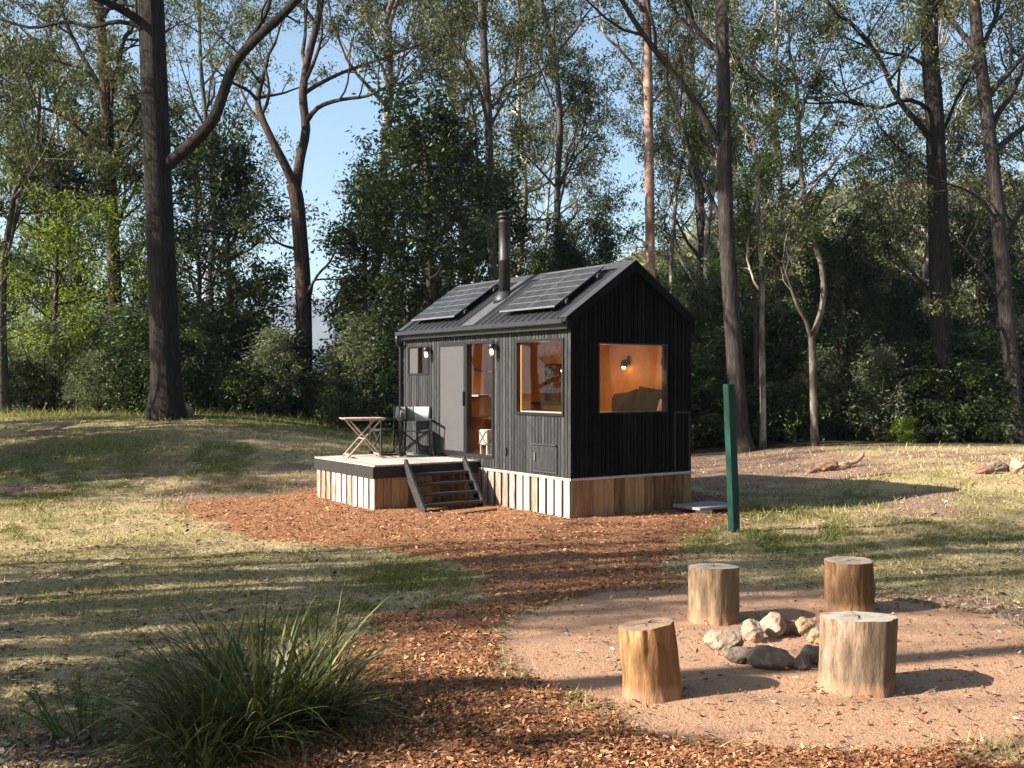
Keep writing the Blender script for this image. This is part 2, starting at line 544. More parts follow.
def build_ground():
    xs = axis(-9.5, 10.5, .105, -2900, 2900)
    ys = axis(4.2, 27, .115, -400, 3300)
    X, Y = np.meshgrid(xs, ys)
    Z = gz(X, Y)
    mu = mulch_mask(X, Y); pi_ = pit_mask(X, Y)
    mu = mu * (1 - pi_)
    Z = Z + mu * (.015 + .03 * fbm(X * 5, Y * 5, 51, 2)) - pi_ * .01
    nx, ny = len(xs), len(ys)
    v = np.stack([X, Y, Z], -1).reshape(-1, 3)
    i = np.arange(ny - 1)[:, None] * nx + np.arange(nx - 1)[None, :]
    q = np.stack([i, i + 1, i + 1 + nx, i + nx], -1).reshape(-1, 4)
    me = bpy.data.meshes.new('ground')
    me.vertices.add(len(v)); me.vertices.foreach_set('co', v.astype(np.float32).ravel())
    me.loops.add(q.size); me.loops.foreach_set('vertex_index', q.astype(np.int32).ravel())
    me.polygons.add(len(q)); me.polygons.foreach_set('loop_start', np.arange(0, q.size, 4, dtype=np.int32))
    me.polygons.foreach_set('loop_total', np.full(len(q), 4, np.int32))
    me.polygons.foreach_set('use_smooth', np.ones(len(q), bool))
    me.update(calc_edges=True)
    for nm, arr in (('mulch', mu), ('pit', pi_), ('green', green_mask(X, Y)), ('bare', bare_mask(X, Y)),
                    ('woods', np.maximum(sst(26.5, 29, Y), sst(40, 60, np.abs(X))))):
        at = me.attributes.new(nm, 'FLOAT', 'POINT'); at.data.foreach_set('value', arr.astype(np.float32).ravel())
    m, nt, b = mat('clearing_ground')
    v3 = objcoord(nt)
    def nz(sc, det=6.0, ro=.6):
        n = N(nt, 'ShaderNodeTexNoise', i_Scale=sc, i_Detail=det, i_Roughness=ro); nt.links.new(v3, n.inputs['Vector']); return n.outputs[0]
    def at(nm): return N(nt, 'ShaderNodeAttribute', attribute_name=nm).outputs['Fac']
    def sharp(fac, noise, lo=.42, hi=.58, amt=.6):
        ad = N(nt, 'ShaderNodeMath', operation='MULTIPLY_ADD'); nt.links.new(noise, ad.inputs[0]); ad.inputs[1].default_value = amt; nt.links.new(fac, ad.inputs[2])
        sb = N(nt, 'ShaderNodeMath', operation='SUBTRACT'); nt.links.new(ad.outputs[0], sb.inputs[0]); sb.inputs[1].default_value = amt / 2
        r = ramp(nt, [(lo, (0, 0, 0)), (hi, (1, 1, 1))]); nt.links.new(sb.outputs[0], r.inputs[0]); return r.outputs[0]
    fine = nz(38); mid = nz(7); big = nz(1.3)
    straw = ramp(nt, [(.3, (.20, .145, .08)), (.5, (.42, .33, .18)), (.7, (.60, .50, .32))]); nt.links.new(fine, straw.inputs[0])
    dirt = ramp(nt, [(.3, (.14, .085, .06)), (.55, (.33, .22, .165)), (.75, (.50, .36, .28))]); nt.links.new(fine, dirt.inputs[0])
    grn = ramp(nt, [(.3, (.055, .065, .018)), (.55, (.13, .15, .035)), (.75, (.26, .25, .08))]); nt.links.new(fine, grn.inputs[0])
    mul = ramp(nt, [(.3, (.11, .04, .02)), (.5, (.31, .15, .08)), (.72, (.55, .34, .20))]); nt.links.new(nz(55, 5, .7), mul.inputs[0])
    pit = ramp(nt, [(.3, (.27, .15, .09)), (.5, (.45, .28, .185)), (.75, (.62, .42, .29))]); nt.links.new(nz(90, 6, .7), pit.inputs[0])
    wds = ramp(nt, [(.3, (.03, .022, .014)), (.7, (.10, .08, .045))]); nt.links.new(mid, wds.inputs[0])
    c = mixc(nt, sharp(at('bare'), mid), straw.outputs[0], dirt.outputs[0])
    c = mixc(nt, sharp(at('green'), nz(11), .2, .85, 1.0), c, grn.outputs[0])
    c = mixc(nt, sharp(at('mulch'), mid), c, mul.outputs[0])
    c = mixc(nt, sharp(at('pit'), mid, .4, .6, .4), c, pit.outputs[0])
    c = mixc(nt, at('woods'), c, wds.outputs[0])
    nt.links.new(c, b.inputs['Base Color'])
    b.inputs['Roughness'].default_value = .95
    b.inputs['Specular IOR Level'].default_value = .1
    hb = N(nt, 'ShaderNodeMath', operation='ADD'); nt.links.new(fine, hb.inputs[0]); nt.links.new(nz(120, 3), hb.inputs[1])
    bump(nt, b, hb.outputs[0], .7, .035)
    me.materials.append(m)
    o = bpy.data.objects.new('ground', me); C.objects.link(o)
    tag(o, kind='structure', label='clearing floor of straw grass, bare dirt, mulch and gravel')
    return o


build_ground()


# distant escarpment, a long flat-topped ridge with a cliff band
def build_mountain():
    m, nt, b = mat('escarpment_bush')
    v3 = objcoord(nt, (1, 1, 1.0))
    n = N(nt, 'ShaderNodeTexNoise', i_Scale=.02, i_Detail=8.0, i_Roughness=.7); nt.links.new(v3, n.inputs['Vector'])
    g = N(nt, 'ShaderNodeNewGeometry'); sp = N(nt, 'ShaderNodeSeparateXYZ'); nt.links.new(g.outputs['Normal'], sp.inputs[0])
    r0 = ramp(nt, [(.35, (.012, .018, .014)), (.65, (.035, .042, .03))]); nt.links.new(n.outputs[0], r0.inputs[0])
    r1 = ramp(nt, [(.4, (.05, .045, .04)), (.65, (.12, .10, .085))]); nt.links.new(n.outputs[0], r1.inputs[0])
    rr = ramp(nt, [(.35, (1, 1, 1)), (.55, (0, 0, 0))]); nt.links.new(sp.outputs[2], rr.inputs[0])
    nt.links.new(mixc(nt, rr.outputs[0], r0.outputs[0], r1.outputs[0]), b.inputs['Base Color'])
    b.inputs['Roughness'].default_value = 1
    nx, ny = 260, 40
    mb_v = []; mb_f = []
    for j in range(ny):
        t = j / (ny - 1)
        for i in range(nx):
            s = i / (nx - 1)
            x = -2600 + 3400 * s
            y = 1900 + 900 * t + 160 * (float(vnoise(x / 260, 1.3, 4)) - .5) * (1 - t)
            prof = .55 * sst(0, .35, t) + .38 * sst(.40, .46, t) + .07 * sst(.5, .8, t)
            h = 288 + 26 * (float(fbm(x / 500, 2.2, 6)) - .5) - 90 * float(sst(-350, 700, x))
            z = -90 + h * float(prof) * (1 + .10 * (float(fbm(x / 90, t * 6, 8)) - .5)) + 0
            mb_v.append((x, y, z))
    for j in range(ny - 1):
        for i in range(nx - 1):
            a = j * nx + i
            mb_f.append((a, a + 1, a + 1 + nx, a + nx))
    me = bpy.data.meshes.new('mountain'); me.from_pydata(mb_v, [], mb_f); me.materials.append(m)
    o = bpy.data.objects.new('mountain', me); C.objects.link(o)
    tag(o, kind='structure', label='far blue escarpment with a cliff band across the valley')


build_mountain()

# ------------------------------------------------------------------ tiny house
YAW = .5926
HX, HY = .8578, 15.3368
L, W = 5.163, 2.4
ZS, ZE = .60, 2.86
SL = .69; RZ = 3.848
su, cu = math.sin(YAW), math.cos(YAW)


def UV(u, v, z=0.0):
    return Vector((HX - su * u + cu * v, HY + cu * u + su * v, z))


house = empty('tiny_house', (HX, HY, 0), YAW,
              'black timber clad tiny cabin with gable roof, solar panels and glowing orange interior', 'cabin')


def LB(mb, u0, u1, v0, v1, z0, z1):
    mb.box(v0, v1, u0, u1, z0, z1)


def intervals(z0, z1, cuts):
    segs = [(z0, z1)]
    for a, b in cuts:
        ns = []
        for s, e in segs:
            if b <= s or a >= e: ns.append((s, e)); continue
            if a > s: ns.append((s, a))
            if b < e: ns.append((b, e))
        segs = ns
    return [(s, e) for s, e in segs if e - s > .004]


def strips(mb, axis_, a0, a1, d0, d1, z0, ztop, openings, pitch, gap, rnd=None, zj=0, dj=0):
    """vertical boards between a0 and a1; openings (lo,hi,zlo,zhi). axis_ 'u' or 'v'"""
    edges = [a0]
    x = a0 + pitch
    while x < a1 - pitch * .35:
        edges.append(x); x += pitch
    edges.append(a1)
    for i in range(len(edges) - 1):
        s0, s1 = edges[i] + gap / 2, edges[i + 1] - gap / 2
        if rnd: s0 += rnd.uniform(0, gap * .4); s1 -= rnd.uniform(0, gap * .4)
        cuts = sorted(set([s0, s1] + [q for o in openings for q in (o[0], o[1]) if s0 < q < s1]))
        jz = rnd.uniform(-zj, zj) if rnd and zj else 0
        jd = rnd.uniform(-dj, dj) if rnd and dj else 0
        for c0, c1 in zip(cuts[:-1], cuts[1:]):
            if c1 - c0 < .003: continue
            mid = (c0 + c1) / 2
            cz = [(o[2], o[3]) for o in openings if o[0] <= mid <= o[1]]
            zt0, zt1 = (ztop(c0), ztop(c1)) if callable(ztop) else (ztop, ztop)
            for k, (s, e) in enumerate(intervals(z0 + jz, max(zt0, zt1), cz)):
                top0, top1 = (zt0, zt1) if e >= max(zt0, zt1) - 1e-6 else (e, e)
                b0, b1 = d0 + jd, d1 + jd
                if axis_ == 'u':
                    mb.hexa([(b0, c0, s), (b1, c0, s), (b1, c1, s), (b0, c1, s), (b0, c0, top0), (b1, c0, top0), (b1, c1, top1), (b0, c1, top1)])
                else:
                    mb.hexa([(c0, b0, s), (c1, b0, s), (c1, b1, s), (c0, b1, s), (c0, b0, top0), (c1, b0, top1), (c1, b1, top1), (c0, b1, top0)])


DOOR = (2.07, 3.83, .775, 2.707)
WIN = (.154, 1.411, 1.517, 2.678)
SMALL = (4.20, 4.977, 2.15, 2.68)
HATCH = (.345, .914, .675, 1.07)
GWIN = (.512, 1.883, 1.553, 2.613)
RWIN = (3.35, 3.85, 1.6, 2.35)


def gtop(v): return RZ - .09 - SL * abs(v - 1.2)


def front_part():
    rnd = random.Random(3)
    mb = MB(); strips(mb, 'u', 0, L, 0, .018, ZS + .015, ZE, [DOOR, WIN, SMALL, HATCH], .082, .011, rnd, 0, .0015)
    # gable boards: split at the ridge so tops follow the slope
    w = mb.build('front_wall', M['clad'], house)
    mb = MB()
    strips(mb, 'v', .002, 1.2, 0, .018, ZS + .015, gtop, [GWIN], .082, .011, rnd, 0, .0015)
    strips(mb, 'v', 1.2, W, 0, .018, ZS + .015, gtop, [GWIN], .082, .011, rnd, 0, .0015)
    mb.build('gable_wall', M['clad_shaded'], house)
    mb = MB()
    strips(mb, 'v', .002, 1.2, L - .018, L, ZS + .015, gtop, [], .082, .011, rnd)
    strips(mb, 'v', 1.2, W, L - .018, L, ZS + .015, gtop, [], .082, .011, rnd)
    mb.build('end_wall', M['clad_shaded'], house)
    mb = MB(); strips(mb, 'u', 0.0, L, W - .018, W, ZS + .015, ZE, [RWIN], .082, .011, rnd)
    mb.build('rear_wall', M['clad'], house)
    mb = MB()
    e = .003
    strips(mb, 'u', .02, L - .02, .021, .075, ZS, ZE + .05, [DOOR, WIN, SMALL], 9, 0)
    strips(mb, 'u', .02, L - .02, W - .075, W - .021, ZS, ZE + .05, [RWIN], 9, 0)
    for a, b_ in ((.078, 1.2), (1.2, W - .078)):
        strips(mb, 'v', a, b_, .021, .075, ZS, lambda v: gtop(v) - .01, [GWIN], 9, 0)
        strips(mb, 'v', a, b_, L - .075, L - .021, ZS, lambda v: gtop(v) - .01, [], 9, 0)
    mb.build('wall_core', M['core'], house)
    mb = MB()
    strips(mb, 'u', .08, L - .08, .078, .09, .79, ZE + .03, [DOOR, WIN, SMALL], 1.2, .003)
    strips(mb, 'u', .08, L - .08, W - .09, W - .078, .79, ZE + .03, [RWIN], 1.2, .003)
    for a, b_ in ((.092, 1.2), (1.2, W - .092)):
        strips(mb, 'v', a, b_, .078, .09, .79, lambda v: gtop(v) - .04, [GWIN], 1.2, .003)
        strips(mb, 'v', a, b_, L - .09, L - .078, .79, lambda v: gtop(v) - .04, [], 1.2, .003)
    # ceiling lining, both slopes
    for s in (-1, 1):
        a, b_ = 1.2 + s * 1.115, 1.2
        za, zb = RZ - .11 - SL * 1.115, RZ - .11
        v0, v1 = min(a, b_), max(a, b_)
        z0, z1 = (za, zb) if a < b_ else (zb, za)
        mb.hexa([(v0, .09, z0 - .012), (v1, .09, z1 - .012), (v1, L - .09, z1 - .012), (v0, L - .09, z0 - .012), (v0, .09, z0), (v1, .09, z1), (v1, L - .09, z1), (v0, L - .09, z0)])
    mb.build('interior_lining', M['ply'], house)
    mb = MB(); LB(mb, .03, L - .03, .03, W - .03, .66, .775); mb.build('floor', M['ply'], house)
    mb = MB(); LB(mb, 2.12, 3.5, .1, .75, .777, .79); mb.build('floor_sun_patch', M['sheet'], house)  # pale sheet painted in for the patch of sun inside the door
    # corner stops
    mb = MB(); LB(mb, -.012, .03, -.012, -.002, ZS + .014, ZE - .02); mb.build('corner_trim', M['clad'], house)


front_part()


def house_roof():
    pitch = .19
    for s, nm in ((-1, 'roof'), (1, 'roof')):
        mb = MB()
        prof = []
        u = -.03
        while u < L - .08:
            prof += [(u, 0), (u + .02, .026), (u + .045, .026), (u + .065, 0), (u + .11, .0), (u + .125, .006), (u + .14, 0)]
            u += pitch
        prof = [(min(a, L - .01), h) for a, h in prof]
        vs = []; ve, vr = 1.2 + s * (1.31 if s < 0 else 1.215), 1.2
        for a, h in prof:
            for v in (ve, vr):
                z = RZ - SL * abs(v - 1.2)
                vs.append((v, a, z + h)); vs.append((v, a, z - .035))
        fs = []
        for i in range(len(prof) - 1):
            o = i * 4
            fs.append((o, o + 2, o + 6, o + 4)); fs.append((o + 1, o + 5, o + 7, o + 3)); fs.append((o, o + 4, o + 5, o + 1)); fs.append((o + 2, o + 3, o + 7, o + 6))
        n = len(prof) - 1
        fs.append((0, 1, 3, 2)); fs.append((n * 4, n * 4 + 2, n * 4 + 3, n * 4 + 1))
        if s > 0: fs = [tuple(reversed(f)) for f in fs]
        mb.add(vs, fs)
        roof = mb.build(nm, M['roof'], house)
    # ridge cap
    mb = MB()
    for s in (-1, 1):
        mb.hexa([(1.2, -.06, RZ + .03), (1.2 + s * .16, -.06, RZ + .03 - SL * .16), (1.2 + s * .16, L + .0, RZ + .03 - SL * .16), (1.2, L + .0, RZ + .03),
                 (1.2, -.06, RZ + .036), (1.2 + s * .16, -.06, RZ + .036 - SL * .16), (1.2 + s * .16, L + .0, RZ + .036 - SL * .16), (1.2, L + .0, RZ + .036)])
    mb.build('ridge_cap', M['barge'], house)
    # barge cappings at both gables
    for u0, u1, uf in ((-.06, .13, -.06), (L - .18, L + .002, L)):
        mb = MB()
        for s in (-1, 1):
            E_ = 1.315 if s < 0 else 1.22
            a, b_ = 1.2 + s * .165, 1.2 + s * E_
            za, zb = RZ + .032 - SL * .165, RZ + .032 - SL * E_
            mb.hexa([(a, u0, za), (b_, u0, zb), (b_, u1, zb), (a, u1, za), (a, u0, za + .006), (b_, u0, zb + .006), (b_, u1, zb + .006), (a, u1, za + .006)])
        mb.build('barge_capping', M['barge'], house)
    mb = MB()
    for uf in (-.062, L - .012):
        for s in (-1, 1):
            mb = MB()
            E_ = 1.315 if s < 0 else 1.22
            a, b_ = 1.2, 1.2 + s * E_
            za, zb = RZ + .03, RZ + .03 - SL * E_
            mb.hexa([(a, uf, za - .17), (b_, uf, zb - .14), (b_, uf + .018, zb - .14), (a, uf + .018, za - .17), (a, uf, za), (b_, uf, zb), (b_, uf + .018, zb), (a, uf + .018, za)])
            mb.build('barge_board', M['clad_shaded'], house)
    # eave fascia + gutter
    mb = MB()
    LB(mb, -.04, L - .02, -.105, -.09, 2.80, 2.90); LB(mb, -.04, L - .02, -.09, 0.0, ZE + .001, ZE + .012)
    LB(mb, -.04, L + .04, W + .045, W + .06, 2.80, 2.92)
    mb.build('fascia', M['trim'], house)
    mb = MB()
    prof = [(-.11, 2.955), (-.118, 2.955), (-.112, 2.885), (-.20, 2.88), (-.215, 2.90), (-.215, 2.945), (-.205, 2.955), (-.212, 2.948)]
    prof = [(-.106, 2.945), (-.106, 2.87), (-.175, 2.87), (-.19, 2.885), (-.19, 2.945), (-.178, 2.945), (-.178, 2.895), (-.118, 2.885), (-.118, 2.945)]
    n = len(prof)
    vs = [(v, -.03, z) for v, z in prof] + [(v, L - .01, z) for v, z in prof]
    fs = [(i, (i + 1) % n, (i + 1) % n + n, i + n) for i in range(n)] + [tuple(reversed(range(n))), tuple(range(n, 2 * n))]
    mb.add(vs, fs); mb.build('gutter', M['roof'], house)
    mb = MB(); mb.tube([(-.165, L - .05, 2.88), (-.165, L - .05, 2.80), (-.10, L + .03, 2.72), (-.04, L + .04, 2.66), (-.04, L + .04, .62)], .032, 10)
    mb.build('downpipe', M['barge'], house)
    # flashing plate below flue
    mb = MB()
    def rp(u, v, h): return (v, u, RZ - SL * abs(v - 1.2) + h)
    mb.hexa([rp(2.50, -.12, .028), rp(2.50, 1.05, .028), rp(2.88, 1.05, .028), rp(2.88, -.12, .028), rp(2.50, -.12, .034), rp(2.50, 1.05, .034), rp(2.88, 1.05, .034), rp(2.88, -.12, .034)])
    mb.build('flashing_plate', M['plate'], house)
    # flue
    cu_, cv = 2.70, .63
    zb = RZ - SL * abs(cv - 1.2)
    fl = MB()
    fl.lathe([(.098, zb - .05), (.098, zb + .62), (.103, zb + .625), (.103, zb + .655), (.098, zb + .66), (.098, zb + 1.28), (.103, zb + 1.285), (.103, zb + 1.31), (.09, zb + 1.315), (.09, zb + 1.36)], cv, cu_, 28)
    flue = fl.build('flue', M['steel'], house)
    mb = MB(); mb.lathe([(.085, zb + 1.355), (.125, zb + 1.36), (.128, zb + 1.375), (.09, zb + 1.39), (.088, zb + 1.43), (.14, zb + 1.435), (.145, zb + 1.45), (.12, zb + 1.475), (.03, zb + 1.495), (.012, zb + 1.50), (.01, zb + 1.53), (.001, zb + 1.53)], cv, cu_, 28)
    mb.build('cowl', M['steel'], flue)
    mb = MB(); mb.lathe([(.20, zb - .10), (.19, zb - .02), (.14, zb + .06), (.108, zb + .10), (.099, zb + .11)], cv, cu_, 28); mb.build('flue_boot', M['steel'], flue)
    # solar panels
    pm, nt, b = mat('solar_cells')
    b.inputs['Base Color'].default_value = (.032, .034, .038, 1)
    b.inputs['Roughness'].default_value = .3; b.inputs['Specular IOR Level'].default_value = .6
    v = objcoord(nt, (1, 1, 1))
    br = N(nt, 'ShaderNodeTexNoise', i_Scale=7.0, i_Detail=2.0); nt.links.new(v, br.inputs['Vector'])
    r = ramp(nt, [(.3, (.022, .024, .028)), (.7, (.05, .052, .058))]); nt.links.new(br.outputs[0], r.inputs[0]); nt.links.new(r.outputs[0], b.inputs['Base Color'])
    for (u0, u1) in ((.40, 1.88), (3.32, 4.84)):
        def pp(u, v, h): return (v, u, 3.965 - SL * abs(v - 1.2) + h)
        v0, v1 = .0, .94
        mb = MB()
        mb.hexa([pp(u0, v0, 0), pp(u0, v1, 0), pp(u1, v1, 0), pp(u1, v0, 0), pp(u0, v0, .03), pp(u0, v1, .03), pp(u1, v1, .03), pp(u1, v0, .03)])
        sp = mb.build('solar_panel', pm, house)
        mb = MB(); t = .009; h0, h1 = .012, .034
        for a0, a1, b0, b1 in ((u0 - t, u0, v0 - t, v1 + t), (u1, u1 + t, v0 - t, v1 + t), (u0, u1, v0 - t, v0), (u0, u1, v1, v1 + t)):
            mb.hexa([pp(a0, b0, h0), pp(a0, b1, h0), pp(a1, b1, h0), pp(a1, b0, h0), pp(a0, b0, h1), pp(a0, b1, h1), pp(a1, b1, h1), pp(a1, b0, h1)])
        mb.build('frame', M['silver'], sp)
        mb = MB(); t = .006
        um = (u0 + u1) / 2
        lines = [(um - .008, um + .008, v0, v1)] + [(u0, u1, v0 + (v1 - v0) * k / 6 - t, v0 + (v1 - v0) * k / 6 + t) for k in range(1, 6)]
        for li, (a0, a1, b0, b1) in enumerate(lines):
            h1 = .0315 if li else .0325
            mb.hexa([pp(a0, b0, .0302), pp(a0, b1, .0302), pp(a1, b1, .0302), pp(a1, b0, .0302), pp(a0, b0, h1), pp(a0, b1, h1), pp(a1, b1, h1), pp(a1, b0, h1)])
        mb.build('cell_line', M['silver'], sp)
        for q, vv in enumerate((.18, .78)):
            mb = MB()
            mb.hexa([pp(u0 - .05, vv, -.06), pp(u0 - .05, vv + .04, -.06), pp(u1 + .05, vv + .04, -.06), pp(u1 + .05, vv, -.06), pp(u0 - .05, vv, -.01), pp(u0 - .05, vv + .04, -.01), pp(u1 + .05, vv + .04, -.01), pp(u1 + .05, vv, -.01)])
            for uu in (u0 + .08, u1 - .12):
                LBz = pp(uu, vv, 0)[2]
                LB(mb, uu, uu + .04, vv, vv + .04, LBz - .12, LBz - .05)
            mb.build('mounting_rail', M['rail_dark'], sp)


house_roof()


def window_unit(name, axis_, lo, hi, z0, z1, fw, depth, mull=None, glass_d=.04, parent=None, sillpale=False):
    """frame + pane around an opening; depth = d range of the frame (outer, inner)"""
    mb = MB(); d0, d1 = depth
    def b(a0, a1, zz0, zz1, dd0=d0, dd1=d1):
        if axis_ == 'u': mb.box(dd0, dd1, a0, a1, zz0, zz1)
        else: mb.box(a0, a1, dd0, dd1, zz0, zz1)
    b(lo, lo + fw, z0, z1); b(hi - fw, hi, z0, z1); b(lo + fw, hi - fw, z0, z0 + fw); b(lo + fw, hi - fw, z1 - fw, z1)
    if mull:
        for x in mull: b(x - fw / 2, x + fw / 2, z0 + fw, z1 - fw)
    f = mb.build(name, M['frame'], parent or house)
    mb = MB()
    if axis_ == 'u': mb.add([(glass_d, lo + fw, z0 + fw), (glass_d, hi - fw, z0 + fw), (glass_d, hi - fw, z1 - fw), (glass_d, lo + fw, z1 - fw)], [(3, 2, 1, 0)] if glass_d < 1 else [(0, 1, 2, 3)])
    else: mb.add([(lo + fw, glass_d, z0 + fw), (hi - fw, glass_d, z0 + fw), (hi - fw, glass_d, z1 - fw), (lo + fw, glass_d, z1 - fw)], [(0, 1, 2, 3)])
    mb.build('pane', M['glass'], f)
    return f


window_unit('window', 'u', *WIN, .04, (-.022, .10), glass_d=.03)
mb = MB(); LB(mb, WIN[0] + .042, WIN[1] - .042, .035, .20, WIN[2] + .041, WIN[2] + .056); mb.build('inner_sill', M['sheet'], house)
mb = MB(); LB(mb, WIN[1] - .10, WIN[1] - .042, .035, .20, WIN[2] + .058, WIN[3] - .042); mb.build('inner_reveal', M['ply'], house)
window_unit('window', 'v', *GWIN, .022, (-.012, .10), glass_d=.02)
window_unit('window', 'u', RWIN[0], RWIN[1], RWIN[2], RWIN[3], .03, (W - .10, W + .01), glass_d=W - .03)
f = window_unit('window', 'u', *SMALL, .028, (-.012, .10), mull=[(SMALL[0] + SMALL[1]) / 2], glass_d=.03)
mb = MB(); LB(mb, (SMALL[0] + SMALL[1]) / 2 + .016, SMALL[1] - .03, .012, .022, SMALL[2] + .03, SMALL[3] - .03); mb.build('sash_panel', M['door_grey'], f)
# sliding glass door with grey screen leaf
door = window_unit('door', 'u', DOOR[0], 2.93, DOOR[2], DOOR[3], .045, (-.015, .09), glass_d=.035)
mb = MB()
LB(mb, 2.932, DOOR[1], -.018, .012, DOOR[2], DOOR[2] + .07); LB(mb, 2.932, DOOR[1], -.018, .012, DOOR[3] - .07, DOOR[3])
LB(mb, 2.932, 2.985, -.018, .012, DOOR[2] + .07, DOOR[3] - .07); LB(mb, DOOR[1] - .05, DOOR[1], -.018, .012, DOOR[2] + .07, DOOR[3] - .07)
sd = mb.build('screen_door', M['frame'], house)
mb = MB(); LB(mb, 2.985, DOOR[1] - .05, -.012, .006, DOOR[2] + .07, DOOR[3] - .07); mb.build('door_leaf', M['door_grey'], sd)
mb = MB(); LB(mb, 2.945, 2.97, -.05, -.019, 1.62, 1.86); mb.build('handle', M['frame'], sd, .004)
mb = MB(); LB(mb, 2.93, DOOR[1], .03, .07, DOOR[2], DOOR[3]); mb.build('door_backing', M['core'], sd)
# hatch
mb = MB(); LB(mb, HATCH[0] + .012, HATCH[1] - .012, -.028, .012, HATCH[2] + .012, HATCH[3] - .012)
hatch = mb.build('hatch', M['clad'], house, .004)
mb = MB()
LB(mb, HATCH[0] - .02, HATCH[1] + .02, -.045, .0, HATCH[3] + .001, HATCH[3] + .016); LB(mb, HATCH[0] - .02, HATCH[0] + .008, -.02, 0, HATCH[2] - .02, HATCH[3]); LB(mb, HATCH[1] - .008, HATCH[1] + .02, -.02, 0, HATCH[2] - .02, HATCH[3])
LB(mb, HATCH[0] + .008, HATCH[1] - .008, -.02, 0, HATCH[2] - .02, HATCH[2] + .008)
mb.build('hatch_frame', M['barge'], hatch)
mb = MB(); LB(mb, .84, .865, -.05, -.029, .83, .95); mb.build('handle', M['silver'], hatch)
mb = MB(); LB(mb, 1.67, 1.74, -.03, 0, .86, .98); mb.build('power_socket', M['clad'], house, .004)
# service cupboard on gable
mb = MB()
mb.box(2.02, 2.045, -.02, -.002, .63, 1.56); mb.box(2.33, 2.355, -.02, -.002, .63, 1.56); mb.box(2.045, 2.33, -.02, -.002, 1.535, 1.56)
mb.build('cupboard_frame', M['black_wood'], house)
# skirting planks
rnd = random.Random(12)
mb = MB(); strips(mb, 'u', .0, L, .0, .02, -.06, ZS - .03, [], .205, .045, rnd, .0, .002)
sk = mb.build('skirting', M['pale_plank'], house)
mb = MB(); LB(mb, .0, L, .024, .06, -.05, ZS - .04); mb.build('skirting_backing', M['core'], house)
mb = MB(); strips(mb, 'v', .022, W, .0, .02, -.06, ZS - .03, [], .2, .007, rnd, .0, .002)
mb.box(.062, W, .022, .05, -.05, ZS - .04)
mb.build('skirting', M['brown_plank'], house)
mb = MB(); strips(mb, 'v', .0, W, L - .02, L, -.06, ZS - .03, [], .2, .01, rnd); strips(mb, 'u', .0, L, W - .02, W, -.3, ZS - .03, [], .2, .01, rnd)
mb.build('skirting', M['brown_plank'], house)
mb = MB(); LB(mb, -.015, L + .01, -.015, .03, ZS - .027, ZS + .010); LB(mb, -.015, .03, .0301, W + .01, ZS - .027, ZS + .010)
mb.build('skirting_rail', M['rail'], house, .004)
# outdoor wall lamps
for uu in (1.97, 4.12):
    mb = MB(); LB(mb, uu - .035, uu + .035, -.022, .0, 2.54, 2.68); mb.tube([(-.02, uu, 2.62), (-.09, uu, 2.64), (-.10, uu, 2.62)], .012, 8)
    mb.lathe([(.02, 2.645), (.045, 2.64), (.05, 2.57), (.045, 2.565), (.01, 2.57)], -.10, uu, 14)
    lamp = mb.build('wall_lamp', M['trim'], house)
    mb = MB(); mb.lathe([(.046, 2.565), (.05, 2.54), (.05, 2.46), (.035, 2.435), (.01, 2.43)], -.10, uu, 14); mb.build('glass_jar', M['jar'], lamp)
    mb = MB(); mb.lathe([(.012, 2.56), (.03, 2.52), (.034, 2.49), (.026, 2.465), (.005, 2.455)], -.10, uu, 12); mb.build('bulb', M['bulb_out'], lamp)


# ---- things inside the cabin (world coordinates from u,v)
def inside(name, u, v, z, label, cat, group=None):
    p = UV(u, v, z)
    return empty(name, p, YAW, label, cat, group)


bed = inside('bed', .75, 1.2, .776, 'built-in bed platform inside the big gable window', 'bed')
mb = MB(); mb.box(-1.1, 1.1, -.65, .85, 0, .50); mb.build('bed_base', M['ply'], bed, .005)
mb = MB(); mb.box(-1.09, 1.09, -.64, .84, .502, .66); mb.build('mattress', M['sheet'], bed, .04)


def cushion(name, u, v, z, w, h, t, m, label, rz=0, tilt=-15, roll=0):
    o = inside(name, u, v, z, label, 'pillow')
    nx, nz = 14, 12; vs = []; fs = []
    for s in (1, -1):
        for j in range(nz + 1):
            for i in range(nx + 1):
                a = i / nx * 2 - 1; b = j / nz * 2 - 1
                th = t / 2 * (max(0, (1 - a ** 6)) * max(0, (1 - b ** 6))) ** .6
                pin = 1 + .04 * (a * a * b * b) - .03
                vs.append((s * th + .012 * math.sin(5 * a + 3 * b + u * 9), a * w / 2 * pin, (b + 1) * h / 2 * pin))
    for s in range(2):
        o0 = s * (nx + 1) * (nz + 1)
        for j in range(nz):
            for i in range(nx):
                q = o0 + j * (nx + 1) + i
                f = (q, q + 1, q + nx + 2, q + nx + 1)
                fs.append(f if s == 0 else tuple(reversed(f)))
    mt = Matrix.Rotation(R(rz), 4, 'Z') @ Matrix.Rotation(R(tilt), 4, 'Y') @ Matrix.Rotation(R(roll), 4, 'X')
    mbx = MB(); mbx.add([mt @ Vector(p) for p in vs], fs, True)
    ob = mbx.build('cover', m, o)
    return o


cushion('pillow', 1.33, 2.12, 1.44, .62, .44, .16, M['pillow'], 'charcoal pillow leaning left in the gable window', tilt=14, roll=-9)
cushion('pillow', .80, 2.14, 1.44, .66, .50, .16, M['pillow'], 'charcoal pillow leaning on the right in the gable window, taller of the pair', tilt=12, roll=5)
cushion('pillow', .38, 2.15, 1.44, .34, .34, .12, M['blush'], 'small blush pink pillow at the right edge of the gable window', tilt=10)


